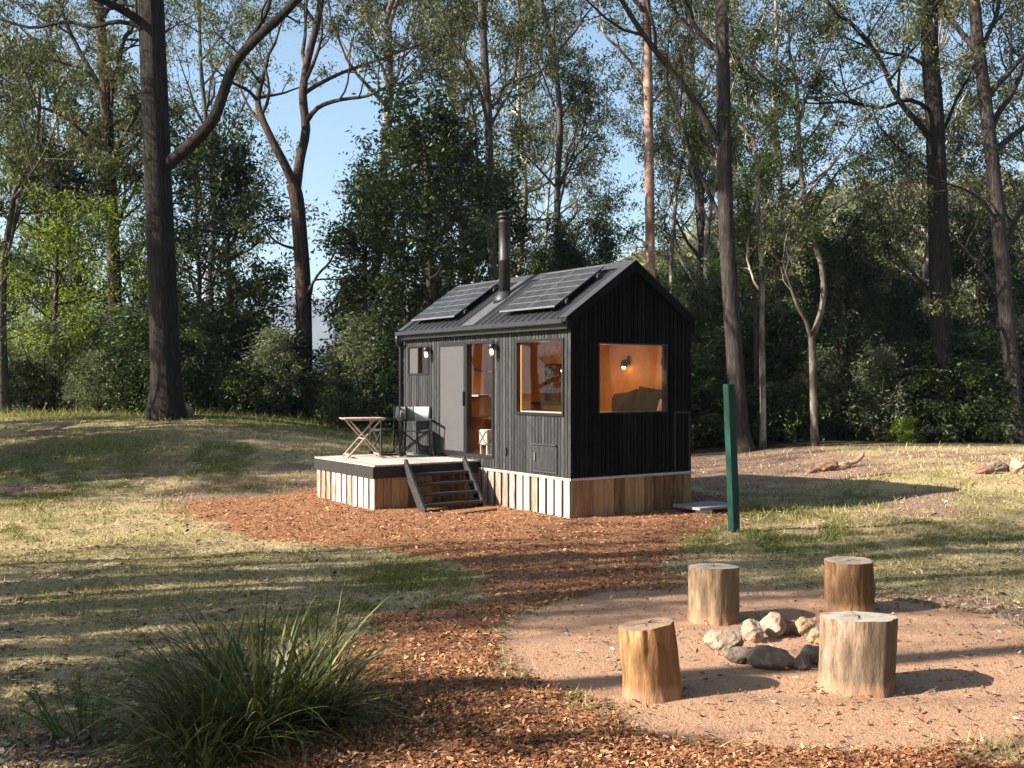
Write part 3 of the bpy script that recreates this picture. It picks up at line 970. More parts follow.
def reading_lamp(u, v, z, label, lit):
    o = inside('reading_lamp', u, v, z, label, 'lamp', 'reading lamps on the ply wall')
    mb = MB(); mb.box(-.01, .0, -.035, .035, -.02, .12); mb.tube([(-.01, 0, .05), (-.09, 0, .06), (-.11, 0, .03)], .01, 8)
    mb.lathe([(.02, .05), (.05, .03), (.062, -.06), (.058, -.062), (.045, .02), (.01, .03)], -.11, 0, 16); mb.build('shade', M['trim'], o)
    mb = MB(); mb.lathe([(.005, -.01), (.028, -.03), (.034, -.06), (.024, -.095), (.004, -.105)], -.11, 0, 14); mb.build('bulb', M['bulb'], o)
    l = bpy.data.lights.new('bulb_light', 'POINT'); l.energy = lit; l.color = (1, .60, .26); l.shadow_soft_size = .12
    lo = bpy.data.objects.new('bulb_light', l); C.objects.link(lo); lo.parent = o; lo.location = (-.55, 0, -.25)
    return o


reading_lamp(1.42, W - .09, 2.34, 'lit wall lamp above the charcoal pillows', 3.6)
reading_lamp(.42, W - .09, 2.36, 'lit wall lamp at the right edge of the gable window', 2.2)
reading_lamp(3.15, W - .09, 2.30, 'small lit lamp above the kitchen bench, seen through the front window', 3)
# kitchen
k = inside('kitchen_bench', 3.3, W - .10, .776, 'ply kitchen bench along the rear wall inside the cabin', 'bench')
mb = MB(); mb.box(-.52, 0, -.85, .9, 0, .84); mb.build('cabinet', M['ply'], k, .004)
mb = MB(); mb.box(-.55, 0, -.87, .92, .842, .875); mb.build('worktop', M['black_wood'], k, .004)
k = inside('wall_shelf', 2.75, W - .09, 2.05, 'dark shelf of pots and jars on the rear wall inside', 'shelf')
mb = MB(); mb.box(-.16, 0, -.5, .45, 0, .025); mb.build('board', M['black_wood'], k)
rnd = random.Random(4)
for i in range(9):
    mb = MB(); rr = rnd.uniform(.03, .055); hh = rnd.uniform(.08, .19); yy = -.45 + i * .105
    mb.lathe([(rr * .8, .0), (rr, .02), (rr, hh * .75), (rr * .6, hh * .85), (rr * .65, hh)], -.08, 0, 12)
    j = empty('jar', UV(2.75 + yy, W - .17, 2.077), YAW, 'dark jar on the kitchen shelf inside the cabin', 'jar', 'jars on the kitchen shelf')
    q = mb.build('body', random.Random(i).choice([M['trim'], M['plant'], M['black_wood']]), j)
    q.location = (.08, 0, 0)
for i, uu in enumerate((2.28, 2.42, 2.56)):
    j = empty('frying_pan', UV(uu, W - .12, 1.72), YAW, 'dark pan hanging on the ply wall by the left of the gable window', 'pan', 'pans hanging on the ply wall')
    mb = MB(); r_ = .075 - .012 * i
    mb.tube([(0, 0, 0), (-.03, 0, 0)], [r_, r_ * 1.15], 18); mb.build('pan', M['trim'], j)
    mb = MB(); mb.bar((-.012, 0, r_), (-.012, 0, r_ + .17), .02, .008); mb.build('handle', M['trim'], j)
k = inside('bookshelf', 3.95, 1.05, .776, 'open shelving with white edged boards behind the glass door', 'shelf')
for z in (.58, .98, 1.42):
    mb = MB(); mb.box(-.14, .14, -.30, .28, z, z + .03); mb.build('shelf', M['white'], k)
mb = MB(); mb.box(-.14, .14, .285, .31, 0, 1.9); mb.build('side_panel', M['ply'], k)
k = inside('stool', 2.72, .33, .79, 'white woven cube stool just inside the glass door', 'stool')
mb = MB(); mb.box(-.13, .13, -.13, .13, .17, .43); s_ = mb.build('seat', M['sheet'], k, .02)
mb = MB()
for a, b_ in (((-.135, -.11, .19), (-.135, .11, .41)), ((-.135, .11, .19), (-.135, -.11, .41))):
    mb.bar(a, b_, .01, .03)
for a, b_ in (((-.11, .135, .19), (.11, .135, .41)), ((-.11, -.135, .19), (.11, -.135, .41))):
    mb.bar(a, b_, .01, .03)
mb.build('pattern_strap', M['canvas_grey'], s_)
for x in (-.1, .1):
    for y in (-.1, .1):
        mb = MB(); mb.box(x - .015, x + .015, y - .015, y + .015, 0, .168); mb.build('leg', M['white'], k)

# ------------------------------------------------------------------ deck
DU0, DU1, DV, DZ = 2.50, 4.77, -1.955, .7276
deck = empty('deck', UV(DU0, 0, 0), YAW, 'raised timber deck with pale boards and black fascia in front of the grey door', 'deck')


def DB(mb, u0, u1, v0, v1, z0, z1): mb.box(v0, v1, u0 - DU0, u1 - DU0, z0, z1)


mb = MB(); v = -.03
while v > DV + .02:
    v2 = max(v - .137, DV - .02)
    DB(mb, DU0 - .02, DU1 + .02, v2 + .005, v, DZ - .028, DZ); v = v2
mb.build('deck_boards', M['deck'], deck, .003)
mb = MB()
DB(mb, DU0 - .0, DU1, DV, DV + .04, DZ - .21, DZ - .03); DB(mb, DU0, DU0 + .04, DV + .042, -.03, DZ - .21, DZ - .03); DB(mb, DU1 - .04, DU1, DV + .042, -.03, DZ - .21, DZ - .03)
mb.build('fascia_beam', M['black_wood'], deck, .003)
rnd = random.Random(8)
mb = MB()
u = DU0 + .005
n = 11; pt = (DU1 - DU0 - .01) / n
for i in range(n):
    j = rnd.uniform(-.006, .006)
    DB(mb, u + i * pt + j, u + i * pt + pt - .055 + j, DV + .02, DV + .04, -.05, DZ - .213)
mb.build('skirt_planks', M['pale_plank'], deck)
mb = MB(); mb2 = MB()
u = DV + .045
n = 13; pt = (1.9) / n
for i in range(n):
    DB(mb, DU0 + .012, DU0 + .032, u + i * pt, u + i * pt + pt - .008, -.05, DZ - .213)
    DB(mb2, DU1 - .032, DU1 - .012, u + i * pt, u + i * pt + pt - .03, -.05, DZ - .213)
mb.build('side_planks', M['brown_plank'], deck); mb2.build('side_planks', M['brown_plank'], deck)
for uu in (DU0 + .1, DU1 - .2):
    for vv in (DV + .1, -.2):
        mb = MB(); DB(mb, uu, uu + .09, vv, vv + .09, -.05, DZ - .03); mb.build('post', M['black_wood'], deck)

# stairs
st = empty('stairs', UV(DU0, -.86, 0), YAW, 'four-tread black timber steps leading up to the deck', 'stairs')
V0, V1 = -.54, .54
for vv in (V0, V1):
    mb = MB()
    a = Vector((0, .10, DZ - .02)); 
    pts = [(.10, .775), (-.02, .775), (-.66, .03), (-.66, -.04), (-.50, -.04), (.0, .55), (.0, .62)]
    pts = [(-.012, .80), (-.055, .80), (-.69, .06), (-.69, -.05), (-.56, -.05), (-.012, .60)]
    w = .045; n = len(pts)
    vs = [(vv - w / 2, y, z) for y, z in pts] + [(vv + w / 2, y, z) for y, z in pts]
    fs = [tuple(range(n)), tuple(reversed(range(n, 2 * n)))] + [(i, i + n, (i + 1) % n + n, (i + 1) % n) for i in range(n)]
    mb.add(vs, fs); mb.build('stringer', M['stair'], st, .004)
for i in range(4):
    z = .145 + i * .146; y = -.60 + i * .145
    mb = MB(); mb.box(V0 + .024, V1 - .024, y - .04, y + .16, z - .05, z); mb.build('tread', M['stair'], st, .004)

# stepping plank at the foot of the stairs
p = UV(1.50, -.75)
pl = MB(); pl.box(-.38, .38, -.13, .13, -.01, .03); o = pl.build('doorstep_slab', M['brown_plank'], None, .008)
o.location = (p.x, p.y, .03); o.rotation_euler = (R(1), R(-1.5), YAW + .1); tag(o, 'low weathered board lying at the foot of the deck steps', 'slab')

# ------------------------------------------------------------------ folding table
tb = empty('folding_table', (-2.56, 18.0, DZ), R(20), 'weathered folding timber table with crossed legs on the deck', 'table')
mb = MB()
for i in range(8):
    mb.box(-.36 + i * .09, -.36 + i * .09 + .082, -.26, .26, .665, .683)
mb.build('tabletop', M['teak'], tb, .003)
mb = MB(); mb.box(-.33, .33, -.22, -.18, .64, .663); mb.box(-.33, .33, .18, .22, .64, .663); mb.build('top_rail', M['teak'], tb)
for y in (-.22, .22):
    for s in (-1, 1):
        mb = MB(); yy = y + s * .014
        mb.bar((-.30 * s, yy, .01), (.26 * s, yy, .64), .022, .04, (0, 1, 0)); mb.build('leg', M['teak'], tb)
for s in (-1, 1):
    mb = MB(); mb.bar((-.255 * s, -.21, .06), (-.255 * s, .21, .06), .04, .02); mb.build('stretcher', M['teak'], tb)
mb = MB(); mb.tube([(-.02, -.22, .33), (-.02, .22, .33)], .01, 8); mb.build('pivot_rod', M['teak'], tb)


def director_chair(x, y, rz, label, m_back, m_back2=None):
    c = empty('director_chair', (x, y, DZ), rz, label, 'chair', 'director chairs on the deck')
    w = .27
    for s in (-1, 1):   # uprights / arm frames (chair faces -y)
        mb = MB()
        mb.bar((s * w, .22, .02), (s * w, .25, .86), .022, .035); mb.bar((s * w, -.22, .02), (s * w, -.22, .62), .022, .035)
        mb.build('side_frame', M['black_wood'], c)
        mb = MB(); mb.box(s * w - .03, s * w + .03, -.26, .24, .622, .642); mb.build('armrest', M['black_wood'], c, .004)
        mb = MB(); mb.bar((s * w, -.25, .02), (s * w, .25, .02), .03, .03); mb.build('foot_rail', M['black_wood'], c)
    for y_ in (-.2, .2):
        mb = MB(); mb.bar((-w + .02, y_, .05), (w - .02, y_, .44), .022, .03, (0, 1, 0)); mb.bar((w - .02, y_ + .025, .05), (-w + .02, y_ + .025, .44), .022, .03, (0, 1, 0)); mb.build('cross_leg', M['black_wood'], c)
    mb = MB(); n = 8
    vs = []
    for i in range(n + 1):
        t = i / n; sag = .03 * (1 - (2 * t - 1) ** 2)
        for yy in (-.22, .22):
            vs += [(-w + .01 + (2 * w - .02) * t, yy, .46 - sag), (-w + .01 + (2 * w - .02) * t, yy, .452 - sag)]
    fs = []
    for i in range(n):
        o = i * 4; fs += [(o, o + 4, o + 6, o + 2), (o + 1, o + 3, o + 7, o + 5), (o, o + 1, o + 5, o + 4), (o + 2, o + 6, o + 7, o + 3)]
    fs += [(0, 2, 3, 1), (n * 4, n * 4 + 1, n * 4 + 3, n * 4 + 2)]
    mb.add(vs, fs, True); mb.build('seat', M['canvas_black'], c)
    def back(a0, a1, m, nm):
        mb = MB(); vs = []
        for i in range(n + 1):
            t = i / n; x_ = a0 + (a1 - a0) * t; sag = .04 * (1 - (x_ / w) ** 2)
            for z in (.60, .85):
                yy = .235 + (z - .6) * .1 + sag
                vs += [(x_, yy, z), (x_, yy + .008, z)]
        mb.add(vs, fs, True); mb.build(nm, m, c)
    if m_back2:
        back(-w, 0, m_back, 'back_canvas'); back(.001, w, m_back2, 'back_canvas')
    else:
        back(-w, w, m_back, 'back_canvas')
    return c


director_chair(-1.70, 18.45, R(8), 'director chair with grey and white canvas back by the cabin wall', M['canvas_grey'], M['canvas_white'])
director_chair(-2.22, 18.72, R(-62), 'all black director chair turned sideways beside the folding table', M['canvas_black'])

# ------------------------------------------------------------------ green post, slab
gp = MB()
gp.box(-.056, .056, -.056, .056, -.3, 2.0); o = gp.build('post', M['green_paint'], None, .004)
o.location = (2.985, 14.09, .0); o.rotation_euler = (R(.5), R(-3.2), R(28))
tag(o, 'leaning square post painted dark green beside the cabin', 'post')

sl = empty('tank_cover', (3.01, 16.28, .0), YAW, 'low grey concrete slab on blocks beside the cabin corner', 'slab')
mb = MB(); mb.box(-.42, .44, -.3, .3, .085, .125); mb.build('slab', M['concrete'], sl, .006)
for x, y in ((-.25, -.2), (.2, .2)):
    mb = MB(); mb.box(x - .09, x + .09, y - .085, y + .08, -.02, .083); mb.build('block', M['concrete_pale'], sl, .006)


# ------------------------------------------------------------------ stumps
def stump(x, y, rb, rt, h, lean, topt, cols, label, seed, dark):
    e = empty('log_stool', (x, y, 0), 0, label, 'log stool', 'sawn log stools round the fire ring')
    rnd = np.random.RandomState(seed)
    ns, nr = 96, 40
    a = np.arange(ns) / ns * 2 * np.pi
    ph = rnd.rand(6) * 6.28
    lob = 1 + .035 * np.sin(2 * a + ph[0]) + .03 * np.sin(3 * a + ph[1]) + .022 * np.sin(5 * a + ph[2]) + .012 * np.sin(7 * a + ph[4]) + .008 * np.sin(9 * a + ph[3])
    vs = []
    for j in range(nr):
        t = j / (nr - 1)
        r = (rb * (1 - t) + rt * t) * (1 + .05 * (1 - sst(0, .18, t)))
        gro = (vnoise(a / (2 * np.pi) * 26 % 26, np.full(ns, t * 1.6 + seed), seed) - .5) * .085 + (vnoise(a / (2 * np.pi) * 60 % 60, np.full(ns, t * 3 + seed), seed + 3) - .5) * .05
        gro[-1] = (gro[0] + gro[-2]) / 2
        rr = r * (lob + gro)
        X = rr * np.cos(a) + lean[0] * t; Yv = rr * np.sin(a) + lean[1] * t
        top = h + topt[0] * X + topt[1] * Yv
        Z = -.05 * (1 - t) + top * t
        vs += list(zip(X, Yv, Z))
    fs = []
    for j in range(nr - 1):
        for k in range(ns):
            k2 = (k + 1) % ns
            fs.append((j * ns + k, j * ns + k2, (j + 1) * ns + k2, (j + 1) * ns + k))
    mb = MB(); mb.add(vs, fs, True)
    m = barkmat('log_side', cols, (8, 8, 1.6), 3.5, .9, .02, .85, tuple(x * .62 for x in cols[1]))
    nt_ = m.node_tree; b_ = nt_.nodes['Principled BSDF']; src = b_.inputs['Base Color'].links[0].from_socket
    cv = objcoord(nt_, (22, 22, 1.3)); cn = N(nt_, 'ShaderNodeTexNoise', i_Scale=2.2, i_Detail=5.0, i_Roughness=.7); nt_.links.new(cv, cn.inputs['Vector'])
    cr = ramp(nt_, [(.30, (1, 1, 1)), (.40, (0, 0, 0))]); nt_.links.new(cn.outputs[0], cr.inputs[0])
    c_a = mixc(nt_, cr.outputs[0], src, tuple(x * .5 for x in cols[0]))
    tc_ = N(nt_, 'ShaderNodeTexCoord'); sx_ = N(nt_, 'ShaderNodeSeparateXYZ'); nt_.links.new(tc_.outputs['Object'], sx_.inputs[0])
    dn = N(nt_, 'ShaderNodeTexNoise', i_Scale=14.0, i_Detail=6.0); nt_.links.new(tc_.outputs['Object'], dn.inputs['Vector'])
    dz = N(nt_, 'ShaderNodeMath', operation='MULTIPLY_ADD'); nt_.links.new(dn.outputs[0], dz.inputs[0]); dz.inputs[1].default_value = -.085; nt_.links.new(sx_.outputs[2], dz.inputs[2])
    dr = ramp(nt_, [(.0, (.6, .6, .6)), (.05, (0, 0, 0))]); nt_.links.new(dz.outputs[0], dr.inputs[0])
    nt_.links.new(mixc(nt_, dr.outputs[0], c_a, (.40, .23, .15)), b_.inputs['Base Color'])
    mb.build('side', m, e)
    # cut face
    rim = vs[(nr - 1) * ns:]
    c = Vector((lean[0], lean[1], h + topt[0] * lean[0] + topt[1] * lean[1]))
    rings = 14; tv_ = []
    for q in range(rings + 1):
        s = 1 - q / rings
        for k in range(ns):
            p = Vector(rim[k]); pp = c + (p - c) * s
            edge = .008 * (1 - s) ** .3 if q else 0
            pp.z += (rnd.rand() - .5) * .0022 if q else 0
            if q: pp.z += .003
            tv_.append(pp)
    fs = []
    for q in range(rings):
        for k in range(ns):
            k2 = (k + 1) % ns
            fs.append((q * ns + k, q * ns + k2, (q + 1) * ns + k2, (q + 1) * ns + k))
    mb = MB(); mb.add(tv_, fs, True)
    m, nt, b = mat('cut_face')
    tc = N(nt, 'ShaderNodeTexCoord'); mp = N(nt, 'ShaderNodeMapping'); nt.links.new(tc.outputs['Object'], mp.inputs[0])
    mp.inputs['Location'].default_value = (-c.x + .02, -c.y - .015, 0)
    wv = N(nt, 'ShaderNodeTexWave', wave_type='RINGS', rings_direction='Z', i_Scale=16.0, i_Distortion=3.5, i_Detail=3.0); nt.links.new(mp.outputs[0], wv.inputs['Vector'])
    n1 = N(nt, 'ShaderNodeTexNoise', i_Scale=9.0, i_Detail=8.0, i_Roughness=.75); nt.links.new(mp.outputs[0], n1.inputs['Vector'])
    c0 = dark
    rr = ramp(nt, [(.3, tuple(x * .55 for x in c0)), (.5, c0), (.7, tuple(min(.85, x * 1.35) for x in c0))]); nt.links.new(n1.outputs[0], rr.inputs[0])
    col = mixc(nt, .25, rr.outputs[0], wv.outputs[0], 'MULTIPLY')
    nt.links.new(col, b.inputs['Base Color']); b.inputs['Roughness'].default_value = .85; b.inputs['Specular IOR Level'].default_value = .15
    bump(nt, b, n1.outputs[0], .6, .01)
    mb.build('cut_face', m, e)
    mb = MB()
    for q in range(5):
        a0 = rnd.rand() * 6.28; r0_, r1_ = rnd.uniform(.0, .03), rt * rnd.uniform(.55, .9); pr = []
        for w_ in range(6):
            t = w_ / 5; rr_ = r0_ + (r1_ - r0_) * t; aa = a0 + rnd.normal() * .05
            pr.append((rr_ * math.cos(aa), rr_ * math.sin(aa)))
        for (xa, ya), (xb, yb), w_ in zip(pr[:-1], pr[1:], range(5)):
            wd = .0035 * (1 - w_ / 5) + .0008; nx_, ny_ = -(yb - ya), xb - xa; ln_ = math.hypot(nx_, ny_) + 1e-9; nx_ *= wd / ln_; ny_ *= wd / ln_
            zz_ = lambda X_, Y_: h + topt[0] * (X_ + lean[0]) + topt[1] * (Y_ + lean[1]) + .0055
            mb.add([(x_ + lean[0], y_ + lean[1], zz_(x_, y_)) for x_, y_ in ((xa - nx_, ya - ny_), (xb - nx_, yb - ny_), (xb + nx_, yb + ny_), (xa + nx_, ya + ny_))], [(0, 1, 2, 3)])
    mb.build('crack', M['black_wood'], e)


stump(2.31, 7.02, .238, .235, .465, (.015, .0), (.0, -.07), [(.08, .05, .035), (.25, .175, .12), (.42, .33, .25)], 'nearest log stool, grey and weathered with a pale cracked top', 5, (.40, .355, .305))
stump(.925, 6.89, .205, .178, .452, (-.045, .0), (.13, -.02), [(.15, .065, .025), (.38, .20, .085), (.60, .40, .20)], 'golden brown log stool leaning left at the edge of the mulch', 6, (.30, .20, .14))
stump(1.735, 9.0, .215, .208, .452, (.0, .0), (-.02, -.06), [(.14, .08, .045), (.33, .23, .14), (.50, .40, .28)], 'cream coloured log stool behind the fire ring, nearest the green post', 7, (.44, .375, .325))
stump(3.03, 9.4, .225, .215, .435, (-.01, .0), (.0, .0), [(.07, .035, .02), (.22, .12, .06), (.36, .23, .13)], 'rusty brown log stool standing behind the grey one', 8, (.36, .29, .25))


# ------------------------------------------------------------------ rocks
def rockmat(name, lo, hi):
    m, nt, b = mat(name); v = objcoord(nt)
    n = N(nt, 'ShaderNodeTexNoise', i_Scale=9.0, i_Detail=10.0, i_Roughness=.7); nt.links.new(v, n.inputs['Vector'])
    n2 = N(nt, 'ShaderNodeTexNoise', i_Scale=55.0, i_Detail=6.0, i_Roughness=.7); nt.links.new(v, n2.inputs['Vector'])
    r = ramp(nt, [(.33, lo), (.55, tuple((a + b_) / 2 for a, b_ in zip(lo, hi))), (.7, hi)]); nt.links.new(n.outputs[0], r.inputs[0])
    col = mixc(nt, .35, r.outputs[0], n2.outputs[0], 'OVERLAY')
    nt.links.new(col, b.inputs['Base Color']); b.inputs['Roughness'].default_value = .9; b.inputs['Specular IOR Level'].default_value = .2
    ad = N(nt, 'ShaderNodeMath', operation='ADD'); nt.links.new(n.outputs[0], ad.inputs[0]); nt.links.new(n2.outputs[0], ad.inputs[1])
    bump(nt, b, ad.outputs[0], .8, .015)
    return m


RM = {'pale': rockmat('pale_rock', (.24, .165, .12), (.58, .47, .37)), 'grey': rockmat('grey_rock', (.11, .085, .07), (.28, .22, .18)),
      'tan': rockmat('tan_rock', (.27, .17, .10), (.55, .42, .27)), 'brown': rockmat('brown_rock', (.16, .085, .06), (.36, .22, .16))}


def rock(x, y, sx, sy, sz, m, label, seed, rz=0, group='stones of the fire ring', z=None, name='stone', cat='stone'):
    bm = bmesh.new(); bmesh.ops.create_icosphere(bm, subdivisions=4, radius=1.0)
    rnd = random.Random(seed)
    planes = []
    for _ in range(13):
        d = Vector((rnd.gauss(0, 1), rnd.gauss(0, 1), rnd.gauss(0, .8))).normalized(); planes.append((d, rnd.uniform(.62, .95)))
    for v in bm.verts:
        p = v.co.copy()
        for d, k in planes:
            e = p.dot(d) - k
            if e > 0: p -= d * e * .92
        nn = float(fbm(p.x * 2.3 + seed, p.y * 2.3 + p.z * 2.1, seed)) - .5
        n2 = float(vnoise(p.x * 8 + p.z * 5, p.y * 8 - p.z * 3 + seed, 2)) - .5
        n3 = float(vnoise(p.x * 4 + 3, p.z * 4 + p.y * 3.1 + seed, 5)) - .5
        p *= 1 + .22 * nn + .07 * n2 + .14 * n3
        v.co = Vector((p.x * sx, p.y * sy, p.z * sz))
    me = bpy.data.meshes.new(name); bm.to_mesh(me); bm.free()
    me.materials.append(RM[m])
    o = bpy.data.objects.new(name, me); C.objects.link(o)
    zz = g1(x, y) if z is None else z
    o.location = (x, y, zz + sz * .62); o.rotation_euler = (0, 0, rz)
    tag(o, label, cat, group)
    return o


def gp_(px, py):
    Y = CAMH * F / (py - 381); return ((px - 512) / F * Y, Y)


ring = [
    (727, 655, .17, .15, .145, 'pale', 'big pale stone at the left end of the fire ring', 1.0),
    (754, 641, .115, .11, .12, 'pale', 'pale knobbly stone between the two biggest pale ones in the fire ring', .3),
    (773, 636, .135, .12, .135, 'pale', 'tallest pale stone at the back of the fire ring', 2.0),
    (788, 634, .10, .08, .08, 'brown', 'small reddish brown stone at the back of the fire ring', .6),
    (806, 635, .10, .09, .10, 'tan', 'angular tan stone at the back right of the fire ring', 1.4),
    (822, 643, .12, .09, .085, 'tan', 'yellow sandy stone half hidden by the grey log stool', .2),
    (741, 663, .13, .10, .075, 'grey', 'low dark stone in front of the big pale one', .4),
    (774, 668, .19, .13, .115, 'grey', 'largest dark smooth stone at the front of the fire ring', .1),
    (803, 668, .085, .075, .065, 'grey', 'small dark pointed stone at the front of the fire ring', .9),
    (817, 663, .11, .10, .10, 'grey', 'dark square-edged stone touching the grey log stool', 1.9),
    (757, 664, .07, .05, .05, 'brown', 'tiny brown stone wedged in the front of the fire ring', .5),
]
for i, (px, py, sx, sy, sz, m_, lb, rz) in enumerate(ring):
    x, y = gp_(px, py); rock(x, y + sy * .5, sx * .95, sy, sz * .82, m_, lb, 31 + i, rz)
for i, (px, Y, sx, sy, sz, m_, lb) in enumerate([
    (826, 21.6, .28, .2, .16, 'brown', 'dark brown rock in the far grass right of the cabin shadow'),
    (812, 21.4, .14, .1, .07, 'brown', 'low brown stone left of the dark rock in the far grass'),
    (843, 22.0, .22, .16, .10, 'tan', 'orange tan rock right of the dark rock in the far grass')]):
    x = (px - 512) / F * Y; rock(x, Y, sx, sy, sz, m_, lb, 61 + i, .4 * i, 'stones lying in the far grass')
for i, (px, Y, sx, sy, sz, m_, lb) in enumerate([
    (985, 19.4, .22, .16, .10, 'brown', 'leftmost stone of the dirt mound at the right edge of the lawn'),
    (1000, 19.7, .25, .18, .14, 'grey', 'middle dark stone of the dirt mound at the right edge of the lawn'),
    (1018, 19.5, .26, .2, .17, 'pale', 'pale stone at the right edge of the lawn beside the frame edge')]):
    x = (px - 512) / F * Y; rock(x, Y, sx, sy, sz, m_, lb, 71 + i, .7 * i, 'stones at the right edge of the lawn')
x = (182 - 512) / F * 25; rock(x, 25.0, .26, .2, .18, 'pale', 'pale rock at the foot of the huge dark trunk', 81, .3, None)
# stick beside the far rocks
st_ = MB(); x = (861 - 512) / F * 22; zz = g1(x, 22)
st_.tube([(x - .5, 22.1, zz + .02), (x - .1, 22, zz + .1), (x + .03, 22, zz + .22), (x + .05, 22, zz + .30)], [.05, .05, .045, .03], 7)
o = st_.build('dead_branch', M['bark_pink'], None, off=(x, 22, zz)); o.location = (x, 22, zz)
tag(o, 'short broken branch sticking up by the far orange rock', 'branch')

# ------------------------------------------------------------------ foliage generator
def leaves(cl, n, ll, lw, rng, tint_mu=.45, hang=.55, flat=.75):
    """cl: (k,5) cluster centre, radius, tint; n leaves each. Returns quads + tints"""
    cl = np.asarray(cl, float)
    k = len(cl)
    cen = np.repeat(cl[:, :3], n, 0); rad = np.repeat(cl[:, 3], n); tn = np.repeat(cl[:, 4], n)
    N_ = k * n
    off = rng.normal(size=(N_, 3)) * .5; off[:, 2] *= flat
    p = cen + off * rad[:, None]
    d = rng.normal(size=(N_, 3)); d[:, 2] = d[:, 2] * .6 - hang * 1.6
    d /= np.linalg.norm(d, axis=1)[:, None]
    s = np.cross(d, rng.normal(size=(N_, 3))); s /= np.linalg.norm(s, axis=1)[:, None] + 1e-9
    L_ = ll * rng.uniform(.65, 1.3, N_); W_ = lw * rng.uniform(.7, 1.25, N_)
    mid = p + d * (L_ * .45)[:, None]
    v = np.stack([p, mid + s * (W_ / 2)[:, None], p + d * L_[:, None], mid - s * (W_ / 2)[:, None]], 1)
    t = np.clip(tn + rng.normal(size=N_) * .16, 0, 1)
    return v.reshape(-1, 3), t


class Tree:
    def __init__(s, seed):
        s.r = random.Random(seed); s.np = np.random.RandomState(seed); s.mb = MB(); s.cl = []
        s.crad = .42; s.maxl = 3; s.kids = (0, 4, 4, 2); s.up = .12; s.wob = .2; s.tint = .45; s.lv = [0, .68, .62, .55]

    def cluster(s, p, r=None, t=None):
        s.cl.append((p.x, p.y, p.z, (r or s.crad) * s.r.uniform(.7, 1.3), (s.tint if t is None else t) + s.r.uniform(-.22, .22)))

    def grow(s, p, d, Ln, rad, lvl):
        n = 5 if lvl < s.maxl else 4
        seg = Ln / n; pts = [p.copy()]; d = d.normalized(); q = p.copy()
        for i in range(n):
            d = (d + Vector((s.r.gauss(0, s.wob), s.r.gauss(0, s.wob), s.r.gauss(0, s.wob * .6) + s.up))).normalized()
            q = q + d * seg; pts.append(q.copy())
        r1 = rad * (.42 if lvl < s.maxl else .25)
        rads = [rad + (r1 - rad) * i / n for i in range(n + 1)]
        s.mb.tube(pts, rads, (9, 7, 5, 4, 3)[min(lvl, 4)], cap=False)
        s.sprout(pts, rads, Ln, lvl)

    def sprout(s, pts, rads, Ln, lvl, t0=.3):
        n = len(pts) - 1
        if lvl >= s.maxl:
            tt = s.tint + s.r.choice([-.25, -.15, -.05, .1, .3]); s.cluster(pts[-1], None, tt)
            s.cluster(pts[-2], s.crad * .8, tt - .1)
            if s.r.random() < .4: s.cluster(pts[-3] + Vector((0, 0, -.08)), s.crad * .7, tt)
            return
        kk = s.kids[min(lvl + 1, len(s.kids) - 1)]
        for k in range(kk):
            t = t0 + (1 - t0) * (k + s.r.uniform(.1, .9)) / kk
            i = min(int(t * n), n - 1); f = t * n - i
            p = pts[i].lerp(pts[i + 1], f); rr = rads[i] + (rads[i + 1] - rads[i]) * f
            d = (pts[i + 1] - pts[i]).normalized()
            ax = d.orthogonal().normalized(); ax.rotate(Quaternion(d, s.r.uniform(0, 6.283)))
            nd = d.copy(); nd.rotate(Quaternion(ax, R(s.r.uniform(28, 62))))
            s.grow(p, nd, Ln * s.lv[min(lvl + 1, 3)] * s.r.uniform(.75, 1.25) * (1.15 - .4 * t), rr * .62, lvl + 1)
        s.grow(pts[-1], (pts[-1] - pts[-2]), Ln * .55, rads[-1] * .95, lvl + 1)

    def limb_px(s, pix, Y, r0, r1, lvl=1, sides=8, sp=True, t0=.45):
        """a limb followed along its course; pix (px, py, dY)"""
        pts = [P(a, b, Y + c) for a, b, c in pix]
        pts = smooth_line(pts, 3)
        n = len(pts) - 1; rads = [r0 + (r1 - r0) * i / n for i in range(n + 1)]
        s.mb.tube(pts, rads, sides, cap=False)
        Ln = sum((pts[i + 1] - pts[i]).length for i in range(n))
        if sp: s.sprout(pts, rads, min(Ln, 5.0), lvl, t0)
        return pts

    def finish(s, base, name, label, cat, bark, leafm, nl, ll, lw, group=None, hang=.55, flat=.75):
        e = empty(name, base, 0, label, cat, group)
        s.mb.build('trunk', bark, e, off=base)
        if s.cl:
            v, t = leaves(s.cl, nl, ll, lw, s.np, hang=hang, flat=flat)
            v = v - np.array(base)[None, :]
            quadmesh('crown', v, leafm, e, t)
        return e


def smooth_line(pts, sub):
    out = []
    n = len(pts)
    for i in range(n - 1):
        p0 = pts[max(i - 1, 0)]; p1 = pts[i]; p2 = pts[i + 1]; p3 = pts[min(i + 2, n - 1)]
        for k in range(sub):
            t = k / sub
            out.append(.5 * ((2 * p1) + (p2 - p0) * t + (2 * p0 - 5 * p1 + 4 * p2 - p3) * t * t + (3 * p1 - p0 - 3 * p2 + p3) * t ** 3))
    out.append(pts[-1].copy())
    return out


def base_of(px, Y):
    x = (px - 512) / F * Y
    return Vector((x, Y, g1(x, Y)))


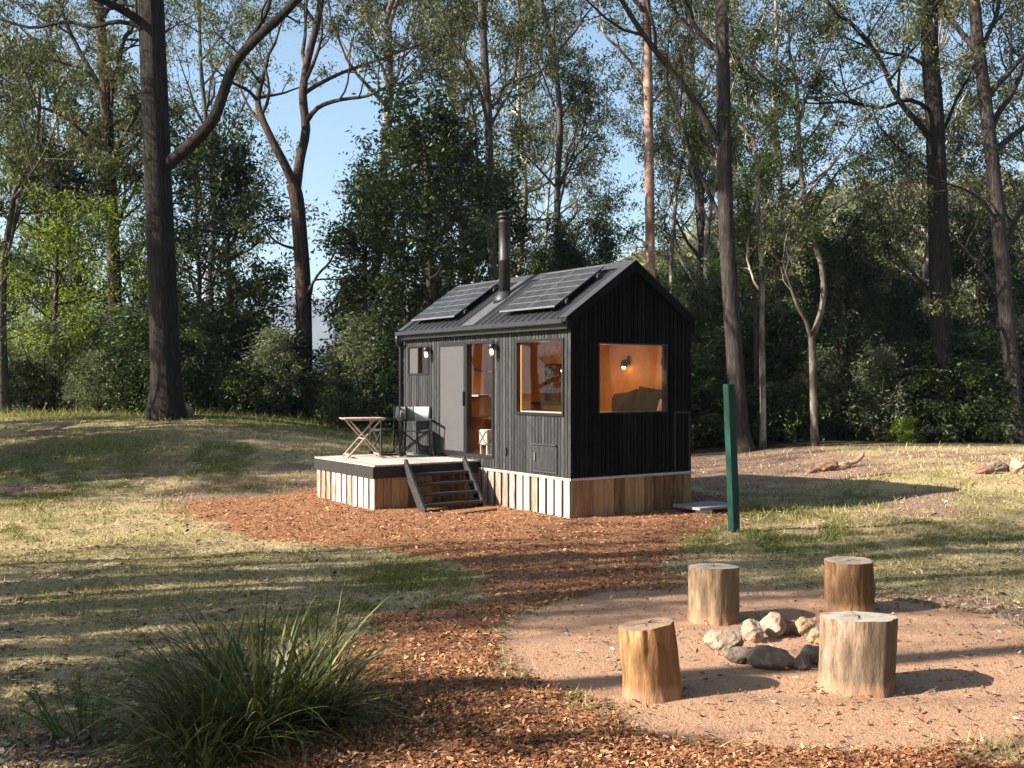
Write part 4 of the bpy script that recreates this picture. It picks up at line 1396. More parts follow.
def trunk_px(T, pix, Y, r0, r1, flare=1.35, sides=14, top=None):
    """trunk along pixels (base first); extended above the frame to height top"""
    b = base_of(pix[0][0], Y)
    pts = [b + Vector((0, 0, -.3)), b + Vector((0, 0, .12))]
    pts += [P(a, c, Y + (q[0] if q else 0)) for a, c, *q in pix[1:]]
    if top:
        d = (pts[-1] - pts[-2]).normalized(); h = top - pts[-1].z; d.z = max(d.z, .6)
        k = 3
        for i in range(k): pts.append(pts[-1] + d * (h / k / d.z) + Vector((T.r.gauss(0, .15), T.r.gauss(0, .15), 0)))
    z0 = pts[1].z; z1 = pts[-1].z
    line = smooth_line(pts, 4)
    rads = []
    for p in line:
        t = max(0, min(1, (p.z - z0) / (z1 - z0)))
        r = r0 + (r1 - r0) * t
        r *= 1 + (flare - 1) * math.exp(-max(0, p.z - z0) / .45)
        rads.append(r)
    T.mb.tube(line, rads, sides, cap=False)
    return line, rads, b


def auto_limbs(T, line, rads, n, zlo, zhi, Lmax, lvl=0, up=(25, 60), az=None):
    for k in range(n):
        z = zlo + (zhi - zlo) * (k + T.r.uniform(0, 1)) / n
        i = min(range(len(line)), key=lambda j: abs(line[j].z - z))
        p = line[i]; a = T.r.uniform(*az) if az else T.r.uniform(0, 360)
        el = T.r.uniform(*up)
        d = Vector((math.cos(R(a)) * math.cos(R(el)), math.sin(R(a)) * math.cos(R(el)), math.sin(R(el))))
        T.grow(p, d, Lmax * T.r.uniform(.65, 1.1), min(rads[i] * .55, .11), lvl + 1)


# ---------- prominent trees round the clearing, each followed from the photograph
# 1 huge dark trunk on the left
T = Tree(101); T.crad = .35
Y = 24.5
line, rads, b = trunk_px(T, [(166, 414), (166, 380), (164, 330), (162, 270), (159, 200), (156, 120), (153, 50), (151, 0)], Y, .335, .26, 1.42, 22, 19)
T.limb_px([(163, 168, 0), (185, 150, -.3), (212, 122, -.7), (224, 92, -.8), (236, 62, -1.0), (262, 34, -1.4), (290, 8, -1.8), (325, -40, -2.2)], Y, .155, .075, 1, 10, True, .6)
T.limb_px([(240, 58, -1.0), (250, 40, -.9), (268, 10, -.6), (275, -30, -.4)], Y, .07, .04, 2, 7)
T.limb_px([(150, 30, 0), (138, 20, -.2), (118, 8, -.5), (90, -4, -.8), (60, -12, -1.2)], Y, .12, .06, 1, 9)
T.limb_px([(150, 30, 0), (120, 22, .3), (92, 27, .6), (66, 22, .8), (30, 28, 1.0), (-10, 15, 1.2)], Y, .06, .03, 2, 6)
auto_limbs(T, line, rads, 7, 12, 18.5, 4.2)
T.finish(b, 'gum_tree', 'huge dark rough-barked gum tree left of the cabin, thickest trunk in view', 'tree', M['bark_dark'], M['leaf_gum'], 44, .135, .038)

# 2 forked slim trunk left of it
T = Tree(102); T.crad = .32; Y = 30
line, rads, b = trunk_px(T, [(118, 424), (116, 330), (113, 240), (110, 170), (106, 100), (102, 40), (99, 0)], Y, .21, .13, 1.2, 12, 15)
T.limb_px([(112, 170, 0), (128, 155, .2), (142, 138, .5), (150, 120, .8)], Y, .06, .03, 2, 6)
T.limb_px([(107, 105, 0), (117, 75, .2), (124, 40, .4), (134, 25, .6), (140, -20, .7)], Y, .08, .05, 1, 7)
T.limb_px([(104, 150, 0), (92, 140, -.2), (78, 128, -.4), (62, 115, -.4), (30, 104, -.7), (0, 96, -1)], Y, .07, .03, 1, 7)
T.limb_px([(102, 85, 0), (85, 70, -.2), (60, 62, -.4), (45, 55, -.5), (28, 35, -.6)], Y, .055, .03, 2, 6)
T.limb_px([(110, 215, 0), (95, 205, -.4), (72, 190, -.7), (48, 172, -.9), (30, 155, -1.2)], Y, .07, .03, 1, 7)
auto_limbs(T, line, rads, 5, 10, 14.5, 3.4)
auto_limbs(T, line, rads, 5, 5.0, 9, 2.6)
T.finish(b, 'gum_tree', 'slim brown gum tree just left of the huge dark trunk', 'tree', M['bark_brown'], M['leaf_gum'], 44, .135, .038)

# 3 fork-trunked tree in the gap left of the cabin
T = Tree(103); T.crad = .34; Y = 30
line, rads, b = trunk_px(T, [(304, 430), (304, 380), (304, 330), (303, 280), (300, 235), (297, 200), (293, 185)], Y, .25, .20, 1.2, 14)
T.limb_px([(295, 188, 0), (285, 165, -.2), (272, 140, -.3), (262, 118, -.2), (258, 100, 0), (263, 78, .2)], Y, .14, .07, 1, 9)
T.limb_px([(260, 105, 0), (250, 92, -.2), (235, 84, -.5), (222, 75, -.8)], Y, .06, .03, 2, 7)
T.limb_px([(296, 190, 0), (300, 160, .3), (306, 130, .4), (303, 95, .4), (308, 60, .5), (318, 20, .5), (325, -30, .6)], Y, .15, .09, 1, 9)
T.limb_px([(305, 125, .4), (318, 108, .2), (340, 100, -.1), (368, 96, -.4), (392, 84, -.8)], Y, .08, .03, 1, 7)
T.limb_px([(303, 95, .4), (318, 85, .5), (345, 72, .8), (380, 60, 1.0), (410, 48, 1.2)], Y, .07, .03, 1, 7)
T.limb_px([(303, 250, 0), (285, 246, -.2), (272, 238, -.4), (262, 222, -.6)], Y, .05, .02, 2, 5)
T.limb_px([(304, 300, 0), (318, 275, -.4), (330, 262, -.6), (340, 240, -.7), (345, 215, -.9)], Y, .045, .02, 2, 5)
T.limb_px([(304, 325, 0), (312, 290, .2), (316, 280, .3), (345, 279, .3), (372, 270, .5)], Y, .04, .02, 2, 5)
T.finish(b, 'gum_tree', 'brown gum tree forking in two high limbs, in the gap left of the cabin', 'tree', M['bark_brown'], M['leaf_gum'], 44, .135, .038)

# 4 pale trunk behind the dense evergreen
T = Tree(104); T.crad = .32; Y = 33
line, rads, b = trunk_px(T, [(372, 432), (373, 350), (375, 290), (379, 220), (386, 140), (390, 80), (388, 20)], Y, .17, .11, 1.2, 10, 16)
T.limb_px([(387, 140, 0), (394, 110, -.2), (401, 85, -.3), (418, 70, -.5)], Y, .06, .03, 1, 6)
T.limb_px([(388, 60, 0), (376, 35, 0), (360, 5, .3)], Y, .07, .04, 1, 6)
auto_limbs(T, line, rads, 7, 9.5, 15.5, 3.6)
T.finish(b, 'gum_tree', 'slender pale-barked gum tree rising behind the dense dark evergreen', 'tree', M['bark_pale'], M['leaf_gum'], 42, .145, .042)

# 5 slender trunk left of the flue
T = Tree(105); T.crad = .32; Y = 29
line, rads, b = trunk_px(T, [(494, 440), (493, 300), (492, 240), (490, 180), (488, 110), (484, 50), (482, 0)], Y, .13, .10, 1.1, 10, 16)
T.limb_px([(489, 130, 0), (502, 105, .3), (512, 88, .6), (518, 50, .8)], Y, .05, .03, 1, 6)
T.limb_px([(491, 200, 0), (478, 170, -.2), (476, 130, -.3), (470, 90, -.5)], Y, .045, .03, 1, 6)
auto_limbs(T, line, rads, 8, 8.5, 15.5, 3.2)
T.finish(b, 'gum_tree', 'slender grey gum tree standing straight behind the black flue', 'tree', M['bark_grey'], M['leaf_gum'], 44, .135, .038)

# 6 slim tree between flue and pink trunk
T = Tree(106); T.crad = .32; Y = 38
line, rads, b = trunk_px(T, [(556, 430), (557, 290), (557, 220), (558, 170), (560, 130), (557, 80), (548, 30)], Y, .14, .09, 1.1, 8, 18)
T.limb_px([(559, 185, 0), (570, 160, .3), (580, 140, .6), (586, 115, .9)], Y, .05, .03, 1, 6)
T.limb_px([(558, 190, 0), (540, 170, -.3), (525, 155, -.5)], Y, .05, .03, 1, 6)
auto_limbs(T, line, rads, 9, 6.5, 17, 3.6)
T.finish(b, 'gum_tree', 'slim dark gum tree seen between the flue and the pink-barked trunk', 'tree', M['bark_grey'], M['leaf_gum'], 42, .145, .042)

# 7 pink-barked straight trunk behind the ridge
T = Tree(107); T.crad = .32; Y = 30
line, rads, b = trunk_px(T, [(652, 450), (651, 300), (650, 240), (649, 160), (648, 90), (647, 30), (646, 0)], Y, .15, .115, 1.15, 12, 17)
T.limb_px([(648, 92, 0), (636, 70, .2), (620, 50, .4), (604, 34, .6), (598, 10, .8)], Y, .05, .03, 2, 6)
T.limb_px([(650, 105, 0), (662, 92, .2), (672, 78, .4), (684, 40, .8)], Y, .045, .025, 2, 6)
auto_limbs(T, line, rads, 5, 11.5, 16.5, 3.6)
T.finish(b, 'gum_tree', 'straight pink-barked gum tree rising behind the cabin ridge', 'tree', M['bark_pink'], M['leaf_gum'], 44, .135, .038)

# 8 dark trunk behind the green post with long leaning limb
T = Tree(108); T.crad = .34; Y = 28
line, rads, b = trunk_px(T, [(741, 458), (739, 430), (735, 360), (730, 290), (726, 220), (724, 150), (723, 80), (722, 20)], Y, .24, .14, 1.55, 14, 17)
T.limb_px([(724, 150, 0), (710, 128, -.2), (694, 100, -.4), (672, 72, -.6), (650, 44, -.8), (632, 18, -1.0), (610, -20, -1.2)], Y, .10, .06, 1, 8, True, .6)
T.limb_px([(728, 235, 0), (712, 200, .4), (696, 165, .7), (684, 130, 1.0), (672, 100, 1.2)], Y, .07, .035, 1, 7, True, .6)
T.limb_px([(723, 55, 0), (706, 40, .2), (690, 18, .3), (680, -20, .4)], Y, .08, .05, 1, 7)
auto_limbs(T, line, rads, 6, 10.5, 16.5, 3.8)
T.finish(b, 'gum_tree', 'dark gum tree right behind the green post with a long limb leaning left', 'tree', M['bark_shaded'], M['leaf_gum'], 44, .135, .038)

# 9 thin pale pole
T = Tree(109); T.crad = .30; Y = 28.5
line, rads, b = trunk_px(T, [(763, 458), (763, 400), (762, 330), (762, 280), (758, 210), (757, 160)], Y, .085, .05, 1.2, 8, 9)
auto_limbs(T, line, rads, 7, 4.0, 8.8, 2.2)
T.finish(b, 'sapling', 'thin pale sapling between the green post and the Y-forked tree', 'tree', M['bark_pale'], M['leaf_fresh'], 40, .12, .04)

# 10 Y-forked pale tree
T = Tree(110); T.crad = .32; Y = 28
line, rads, b = trunk_px(T, [(815, 456), (814, 420), (813, 380), (812, 345), (811, 337)], Y, .10, .088, 1.25, 10)
T.limb_px([(811, 339, 0), (806, 322, -.1), (798, 308, -.2), (790, 285, -.3), (783, 262, -.4)], Y, .06, .03, 1, 7, True, .6)
l2 = T.limb_px([(811, 339, 0), (818, 322, .1), (823, 300, .1), (822, 270, .1), (812, 235, .1), (804, 195, .2), (799, 150, .3), (798, 115, .3)], Y, .085, .06, 1, 8, True, .55)
T.limb_px([(799, 120, .3), (792, 102, .2), (778, 88, 0), (760, 74, -.2), (742, 52, -.4)], Y, .045, .025, 2, 6)
T.limb_px([(799, 120, .3), (806, 98, .4), (818, 70, .6), (830, 48, .8)], Y, .045, .025, 2, 6)
T.limb_px([(800, 100, .3), (840, 94, .2), (872, 82, .1), (905, 62, 0)], Y, .03, .012, 1, 6)
T.finish(b, 'gum_tree', 'pale slender gum tree dividing in a Y above the clearing edge', 'tree', M['bark_soft'], M['leaf_gum'], 44, .135, .038)

# 11 big trunk right
T = Tree(111); T.crad = .36; Y = 30
line, rads, b = trunk_px(T, [(945, 449), (944, 400), (942, 340), (940, 280), (938, 220), (936, 160), (934, 110), (930, 60), (929, 20)], Y, .33, .17, 1.35, 16, 19)
T.limb_px([(936, 150, 0), (922, 128, -.3), (904, 108, -.6), (890, 85, -.8), (880, 60, -1.0), (860, 35, -1.3)], Y, .10, .045, 1, 8)
T.limb_px([(938, 175, 0), (915, 160, -.3), (898, 148, -.6), (884, 132, -.9)], Y, .06, .03, 2, 6)
T.limb_px([(936, 115, 0), (910, 100, -.4), (880, 108, -.8), (850, 102, -1.0), (820, 104, -1.2)], Y, .07, .03, 1, 7)
T.limb_px([(938, 140, 0), (948, 120, .2), (956, 100, .4), (968, 78, .6)], Y, .06, .03, 2, 6)
T.limb_px([(933, 75, 0), (912, 58, .3), (880, 52, .5), (850, 40, .8)], Y, .06, .03, 1, 6)
T.limb_px([(941, 300, 0), (925, 285, -.5), (905, 265, -.8), (886, 240, -1.1)], Y, .05, .02, 2, 6)
auto_limbs(T, line, rads, 8, 10.5, 18.5, 4.4)
T.finish(b, 'gum_tree', 'big dark gum tree on the right with a pale-patched upper trunk', 'tree', M['bark_dark'], M['leaf_gum'], 44, .135, .038)  # dark rough bark that also stands in for shade on this trunk

# 12 right edge tree
T = Tree(112); T.crad = .36; Y = 29
line, rads, b = trunk_px(T, [(1017, 442), (1014, 400), (1010, 350), (1004, 290), (999, 230), (993, 170), (985, 100), (977, 40), (973, 0)], Y, .22, .13, 1.35, 14, 18)
T.limb_px([(1006, 300, 0), (992, 285, .2), (978, 265, .4), (966, 250, .6), (950, 232, .8)], Y, .07, .03, 2, 7)
T.limb_px([(1008, 330, 0), (990, 326, -.3), (975, 316, -.5), (955, 318, -.7)], Y, .06, .03, 2, 7)
T.limb_px([(1001, 260, 0), (1010, 235, .3), (1018, 215, .5), (1030, 190, .8)], Y, .09, .05, 1, 7)
T.limb_px([(999, 225, 0), (985, 205, -.3), (970, 192, -.5), (948, 184, -.8)], Y, .05, .03, 2, 6)
T.limb_px([(979, 60, 0), (986, 38, .2), (996, 15, .3), (1002, -20, .5)], Y, .07, .05, 1, 6)
auto_limbs(T, line, rads, 9, 7.5, 17, 4.0)
T.finish(b, 'gum_tree', 'many-limbed gum tree at the right edge of the frame', 'tree', M['bark_shaded'], M['leaf_gum'], 44, .135, .038)

# 13 left edge trunk
T = Tree(113); T.crad = .34; Y = 27
line, rads, b = trunk_px(T, [(3, 418), (2, 350), (2, 300), (5, 255), (10, 225), (16, 190)], Y, .15, .03, 1.3, 10, 9.5)
T.limb_px([(5, 258, 0), (-4, 235, 0), (-15, 205, 0)], Y, .08, .04, 1, 7)
auto_limbs(T, line, rads, 7, 5.0, 9.2, 2.6)
T.finish(b, 'gum_tree', 'leaning thin gum tree cut by the left edge of the frame', 'tree', M['bark_grey'], M['leaf_gum'], 44, .135, .038)

# 14 pale limbs between the two right trunks
T = Tree(114); T.crad = .34; Y = 34
line, rads, b = trunk_px(T, [(996, 440), (985, 380), (968, 330), (955, 290), (944, 262)], Y, .13, .07, 1.1, 9, 8.5)
T.limb_px([(962, 315, 0), (975, 300, .2), (988, 280, .4), (1000, 245, .6)], Y, .09, .04, 1, 7)
T.limb_px([(955, 290, 0), (930, 282, 0), (900, 270, .3)], Y, .06, .03, 1, 7)
auto_limbs(T, line, rads, 4, 4.5, 8, 2.6)
T.finish(b, 'gum_tree', 'leaning pale-limbed gum tree behind and between the two right-hand trunks', 'tree', M['bark_pale'], M['leaf_gum'], 42, .145, .042)

# 15 pale upright poles behind the cabin's right
for sd, px, Yb, py, lb in ((115, 707, 36, 190, 'thin pale gum pole seen just right of the cabin wall'), (116, 672, 42, 180, 'thin pale gum pole above the right slope of the cabin roof')):
    T = Tree(sd); T.crad = .35
    line, rads, b = trunk_px(T, [(px, 440), (px + 2, 340), (px - 1, 260), (px + 6, py)], Yb, .11, .07, 1.1, 8, 13)
    T.limb_px([(px, 320, 0), (px - 14, 328, -.2), (px - 26, 340, -.3)], Yb, .05, .03, 2, 6, False)
    auto_limbs(T, line, rads, 8, 6.5, 12.5, 3.0)
    T.finish(b, 'gum_tree', lb, 'tree', M['bark_pale'], M['leaf_gum'], 42, .145, .042)

# 16 dense dark evergreen behind the left of the cabin
T = Tree(120); Y = 27.5; T.crad = .50; T.kids = (0, 6, 5, 3); T.up = .06; T.tint = .35
line, rads, b = trunk_px(T, [(432, 440), (431, 360), (430, 280), (428, 210), (426, 150), (424, 125)], Y, .16, .06, 1.2, 9)
for k in range(34):
    z = 1.6 + 7.4 * (k + .5) / 34
    i = min(range(len(line)), key=lambda j: abs(line[j].z - z))
    wdt = 2.3 * math.sin(math.pi * min(1, (z - .3) / 9.8)) ** .6
    a = k * 137.5 + T.r.uniform(-20, 20)
    T.grow(line[i], Vector((math.cos(R(a)), math.sin(R(a)), T.r.uniform(.1, .5))), wdt * T.r.uniform(.55, .8), .035, 2)
T.finish(b, 'evergreen_tree', 'dense dark green broadleaf tree crowding the left end of the cabin roof', 'tree', M['bark_brown'], M['leaf_dark'], 52, .15, .065, hang=.25)

T = Tree(121); Y = 29.5; T.crad = .48; T.kids = (0, 5, 4, 3); T.up = .06; T.tint = .35
line, rads, b = trunk_px(T, [(366, 438), (366, 350), (365, 290), (366, 240)], Y, .11, .04, 1.2, 8)
for k in range(20):
    z = 1.4 + 5.0 * (k + .5) / 20
    i = min(range(len(line)), key=lambda j: abs(line[j].z - z)); a = k * 137.5
    T.grow(line[i], Vector((math.cos(R(a)), math.sin(R(a)), T.r.uniform(.1, .5))), 1.15 * T.r.uniform(.6, .9), .03, 2)
T.finish(b, 'evergreen_tree', 'smaller dark leafy tree between the forked gum and the cabin', 'tree', M['bark_brown'], M['leaf_dark'], 48, .15, .06, hang=.25)

T = Tree(122); Y = 31; T.crad = .5; T.kids = (0, 5, 4, 3); T.up = .05; T.tint = .4
line, rads, b = trunk_px(T, [(232, 426), (232, 350), (230, 290), (228, 235)], Y, .12, .05, 1.2, 8)
for k in range(24):
    z = 2.0 + 5.2 * (k + .5) / 24
    i = min(range(len(line)), key=lambda j: abs(line[j].z - z)); a = k * 137.5
    T.grow(line[i], Vector((math.cos(R(a)), math.sin(R(a)), T.r.uniform(.0, .5))), 2.3 * T.r.uniform(.6, .9), .035, 2)
T.finish(b, 'evergreen_tree', 'spreading dark leafy tree just right of the huge dark trunk', 'tree', M['bark_brown'], M['leaf_dark'], 44, .15, .055, hang=.35)

T = Tree(123); Y = 28.5; T.crad = .46; T.kids = (0, 5, 4, 3); T.up = .05; T.tint = .5
line, rads, b = trunk_px(T, [(52, 424), (54, 350), (56, 290), (58, 225)], Y, .10, .04, 1.2, 8)
for k in range(22):
    z = 2.2 + 4.6 * (k + .5) / 22
    i = min(range(len(line)), key=lambda j: abs(line[j].z - z)); a = k * 137.5
    T.grow(line[i], Vector((math.cos(R(a)), math.sin(R(a)), T.r.uniform(.0, .5))), 1.9 * T.r.uniform(.6, .95), .03, 2)
T.finish(b, 'wattle_tree', 'bright green feathery tree low on the far left', 'tree', M['bark_brown'], M['leaf_bright'], 40, .13, .04, hang=.3)

T = Tree(124); Y = 31; T.crad = .44; T.kids = (0, 4, 4, 3); T.tint = .45
line, rads, b = trunk_px(T, [(757, 450), (756, 330), (752, 260), (748, 200), (746, 175)], Y, .09, .04, 1.2, 8)
for k in range(18):
    z = 4.0 + 4.3 * (k + .5) / 18
    i = min(range(len(line)), key=lambda j: abs(line[j].z - z)); a = k * 137.5
    T.grow(line[i], Vector((math.cos(R(a)), math.sin(R(a)), T.r.uniform(.0, .6))), 1.2 * T.r.uniform(.6, .95), .03, 2)
T.finish(b, 'young_tree', 'narrow fresh green tree beside the dark trunk behind the post', 'tree', M['bark_brown'], M['leaf_fresh'], 40, .13, .045, hang=.3)


# ---------- forest behind: prototypes copied one by one
def copy_tree(o, loc, rz, sc, label=None, group=None, parent=None):
    c = o.copy(); C.objects.link(c); c.location = loc; c.rotation_euler = (0, 0, rz); c.scale = (sc, sc, sc)
    if label: c['label'] = label
    if group: c['group'] = group
    for ch in list(o.children):
        d = ch.copy(); C.objects.link(d); d.parent = c
    return c


def proto_gum(seed, h, r, bark, leafm, nl, ll, lw, lo=.22, nlimb=16, Lm=3.6, tint=.45):
    T = Tree(seed); T.crad = .46; T.kids = (0, 4, 3, 2); T.tint = tint
    pts = [Vector((0, 0, -.5)), Vector((0, 0, .1))]
    x = y = 0
    for k in range(1, 7):
        x += T.r.gauss(0, .16); y += T.r.gauss(0, .16); pts.append(Vector((x, y, h * k / 6)))
    line = smooth_line(pts, 3); rads = [r + (r * .3 - r) * max(0, p.z) / h for p in line]
    T.mb.tube(line, rads, 10, cap=False)
    auto_limbs(T, line, rads, nlimb + 3, h * lo, h * .98, Lm, 0, (10, 60))
    return T.finish(Vector((0, 0, 0)), 'gum_tree', 'x', 'tree', bark, leafm, nl, ll, lw)


WG = 'gum trees in the woods behind the clearing'
WL0 = {0: 'tall grey woodland gum', 1: 'pale-trunked woodland gum', 2: 'brown-trunked woodland gum', 3: 'low dark leafy tree'}
protos = [
    proto_gum(201, 19, .20, M['bark_grey'], M['leaf_gum'], 27, .185, .052, .28, 17, 3.8),
    proto_gum(202, 17, .15, M['bark_pale'], M['leaf_gum'], 27, .185, .052, .22, 16, 3.3),
    proto_gum(203, 15, .18, M['bark_brown'], M['leaf_gum'], 27, .185, .052, .16, 17, 3.3),
    proto_gum(204, 8.0, .11, M['bark_brown'], M['leaf_dark'], 24, .19, .07, .10, 17, 2.2, .4),
    proto_gum(205, 16, .16, M['bark_pale'], M['leaf_grey'], 27, .185, .052, .12, 18, 3.2, .45),
]
rnd = random.Random(77)
spots = []
# (px, Y, proto, scale)
row = [
    (-60, 34, 0), (35, 40, 1), (205, 48, 0), (458, 40, 2), (525, 46, 1),
    (690, 43, 0), (782, 38, 1),  (915, 38, 1), (1050, 37, 0),
    (-30, 52, 2), (92, 56, 1), (545, 62, 4), (700, 64, 2),
    (930, 56, 1), (1085, 52, 4),
]
us = [(95, 35, 3), (190, 34, 3), (395, 33, 3), (470, 32, 3), (600, 34, 3), (690, 32, 3), (715, 34, 3), (838, 31.5, 3),
      (870, 33, 3), (905, 34, 3), (975, 33, 3), (1030, 35, 3), (740, 38, 3), (810, 40, 3), (890, 40, 3), (550, 38, 3), (640, 38, 3), (680, 46, 3), (760, 46, 3), (850, 48, 3), (930, 46, 3), (1000, 44, 3), (140, 44, 3), (40, 42, 3)]
used = set()


def where(px, Yv, near):
    for lim, w in ((0, 'beyond the left edge'), (60, 'at the far left'), (150, 'just left of the huge dark trunk'), (235, 'just right of the huge dark trunk'), (300, 'left of the high-forked gum'), (370, 'right of the high-forked gum'),
                   (440, 'behind the left end of the cabin'), (560, 'behind the middle of the cabin roof'), (650, 'behind the right of the cabin roof'), (722, 'between the cabin and the green post'),
                   (765, 'just right of the green post'), (815, 'left of the Y-forked pale gum'), (870, 'right of the Y-forked pale gum'), (940, 'left of the big dark right-hand trunk'), (1000, 'right of the big dark right-hand trunk'), (1024, 'at the far right'), (9999, 'beyond the right edge')):
        if px < lim: break
    return w + (', front row' if Yv < near else ', deeper in')


for px, Yv, k in row + us:
    x = (px + rnd.uniform(-10, 10) - 512) / F * Yv
    sc = rnd.uniform(.85, 1.2) * (.62 if k == 3 and px > 560 else .85 if k == 3 else 1)
    loc = (x, Yv, g1(x, Yv)); rz = rnd.uniform(0, 6.28)
    kk = {0: 0, 1: 1, 2: 2, 3: 3, 4: 1}[k]
    if k not in used:
        used.add(k); o = protos[k]; o.location = loc; o.rotation_euler = (0, 0, rz); o.scale = (sc, sc, sc)
        o['label'] = WL0[kk] + ' ' + where(px, Yv, 42 if k != 3 else 35); o['group'] = {3: 'understorey trees in the woods'}.get(kk, WG)
        if k == 3: o.name = 'understorey_tree'
    else:
        c = copy_tree(protos[k], loc, rz, sc, WL0[kk] + ' ' + where(px, Yv, 42 if k != 3 else 35))

# ---------- trees beside the clearing on the sun side: their trunks and crowns throw the long bars of shade
SG = 'gum trees standing beyond the left of the frame'
tall = proto_gum(206, 21, .24, M['bark_grey'], M['leaf_gum'], 18, .16, .045, .62, 9, 3.4)
airy = proto_gum(207, 14, .16, M['bark_grey'], M['leaf_gum'], 9, .17, .05, .12, 13, 3.2)
airy['label'] = 'open-crowned gum tree standing beyond the left of the frame'; airy['group'] = SG
airy.location = (-10.2, 6.6, g1(-10.2, 6.6)); airy.scale = (.62, .62, .62)
tall['label'] = 'tall bare-trunked gum tree standing beyond the left of the frame'; tall['group'] = SG


def sunside(c, x, k, sc):
    """a trunk whose bar of shade runs across the clearing along line c"""
    y = (c + x * math.sin(R(SUN_A))) / math.cos(R(SUN_A))
    if k < 0:
        tall.location = (x, y, g1(x, y)); tall.scale = (sc, sc, sc); return
    pr = tall if k == 9 else airy if k == 8 else protos[k]
    copy_tree(pr, (x, y, g1(x, y)), rnd.uniform(0, 6.28), sc, 'gum tree standing beyond the left of the frame', SG)


for c, x, k, sc in [(6.95, -9.5, -1, .8), (9.2, -11, 8, .75), (9.5, -9, 9, .8), (9.0, -17, 8, 1.0), (10.1, -15, 9, 1.2), (10.6, -8.5, 8, .7), (11.2, -18, 9, .8),
                    (11.5, -10.5, 9, 1.1), (12.2, -14, 8, .8), (12.8, -9.5, 8, .5), (3.0, -8, 9, .9), (4.4, -9.5, 9, .6), (9.8, -12.5, 8, .55),
                    (8.9, -16, 3, .5), (10.9, -12, 3, .42), (9.3, -11.5, 3, .36), (12.3, -10.5, 3, .30),
                    (6.9, -5.8, 3, .31), (7.6, -6.2, 3, .31), (6.1, -6.6, 3, .4), (5.6, -5.4, 3, .34),
                    (20.9, -14, 8, .8), (21.8, -12.8, 8, .55), (23.0, -14, 3, .6), (24.4, -13.5, 8, .8), (26.0, -13, 8, .8),
                    (20.9, -17.5, 1, .62), (22.3, -19, 2, .7), (25.0, -17, 2, .6), (23.3, -24, 0, .9),
                    (0.0, -14, 0, .9), (-3, -12, 4, .8), (-6, -18, 0, 1.0)]:
    sunside(c, x, k, sc)

# ---------- unseen rest of the woods behind and right, added to cut sky light
BG_ = 'unseen gum trees behind and right of the viewpoint'
for k in range(34):
    a = R(-95 + 150 * (k + .5) / 34 + rnd.uniform(-3, 3)); d = (13, 19, 27)[k % 3] + rnd.uniform(-2, 2)
    x, y = 2 + d * math.sin(a + R(90)) , 4 + -d * math.cos(a + R(90)) * 1.0
    if abs(x) / max(y, .1) < 1.0 and y > 0: continue
    if x < -3 and y < 3: continue
    copy_tree(protos[(0, 3, 2, 4, 3)[k % 5]], (x, y, g1(x, y)), rnd.uniform(0, 6.28), rnd.uniform(.9, 1.35), 'unseen gum tree standing behind and right of the viewpoint', BG_)

# ---------- shrubs along the edge of the clearing
def proto_shrub(seed, h, w, leafm, ncl, nl, ll, lw, name, tint=.5, hang=.1):
    T = Tree(seed); T.tint = tint
    for k in range(7):
        a = k * 0.9 + T.r.uniform(-.3, .3); rr = w * .35 * T.r.uniform(.3, 1)
        p1 = Vector((math.cos(a) * rr, math.sin(a) * rr, h * .45)); p2 = Vector((math.cos(a) * rr * 2, math.sin(a) * rr * 2, h * T.r.uniform(.6, .9)))
        T.mb.tube([Vector((0, 0, -.1)), p1, p2], [.03, .02, .008], 5, cap=False)
    for k in range(ncl):
        a = T.r.uniform(0, 6.283); z = T.r.random() ** .8
        rr = w * .5 * math.sqrt(T.r.random()) * (1 - .55 * z ** 2) * (.75 + .5 * math.sin(a * 2 + seed) ** 2)
        p = Vector((math.cos(a) * rr, math.sin(a) * rr, .12 + h * z * .92))
        T.cl.append((p.x, p.y, p.z, .26 * T.r.uniform(.6, 1.3), tint + T.r.uniform(-.25, .3)))
    e = empty(name, (0, 0, 0), 0, 'x', 'shrub')
    T.mb.build('stems', M['bark_brown'], e)
    v, t = leaves(T.cl, nl, ll, lw, T.np, hang=hang, flat=.7)
    quadmesh('foliage', v, leafm, e, t)
    return e


sh = [proto_shrub(301, 2.2, 2.2, M['leaf_dark'], 130, 40, .12, .05, 'shrub'),
      proto_shrub(302, 1.7, 2.0, M['leaf_bright'], 110, 38, .11, .05, 'shrub'),
      proto_shrub(303, 2.4, 1.8, M['leaf_grey'], 110, 40, .12, .035, 'shrub'),
      proto_shrub(304, 1.1, 1.5, M['leaf_dark'], 70, 42, .10, .04, 'shrub', .6)]
SHL = {0: 'dark green shrub', 1: 'bright green leafy shrub', 2: 'grey green shrub', 3: 'low dark shrub'}
plants = []
rnd = random.Random(5)
for px in range(-20, 350, 24):
    plants.append((px + rnd.uniform(-9, 9), rnd.uniform(26.6, 28.2) - (0 if px < 250 else .4), rnd.choice([1, 2, 3, 0, 1] if px < 130 else [0, 2, 3, 0, 1, 2]), rnd.uniform(.5, 1.15)))
    plants.append((px + rnd.uniform(-12, 12), rnd.uniform(29, 31.5), rnd.choice([0, 1, 0, 2]), rnd.uniform(1.0, 1.5)))
for px in range(340, 480, 26):
    plants.append((px + rnd.uniform(-8, 8), rnd.uniform(27.5, 29), rnd.choice([0, 3, 0, 2]), rnd.uniform(.9, 1.3)))
    plants.append((px + rnd.uniform(-8, 8), rnd.uniform(30, 32), 0, rnd.uniform(1.1, 1.5)))
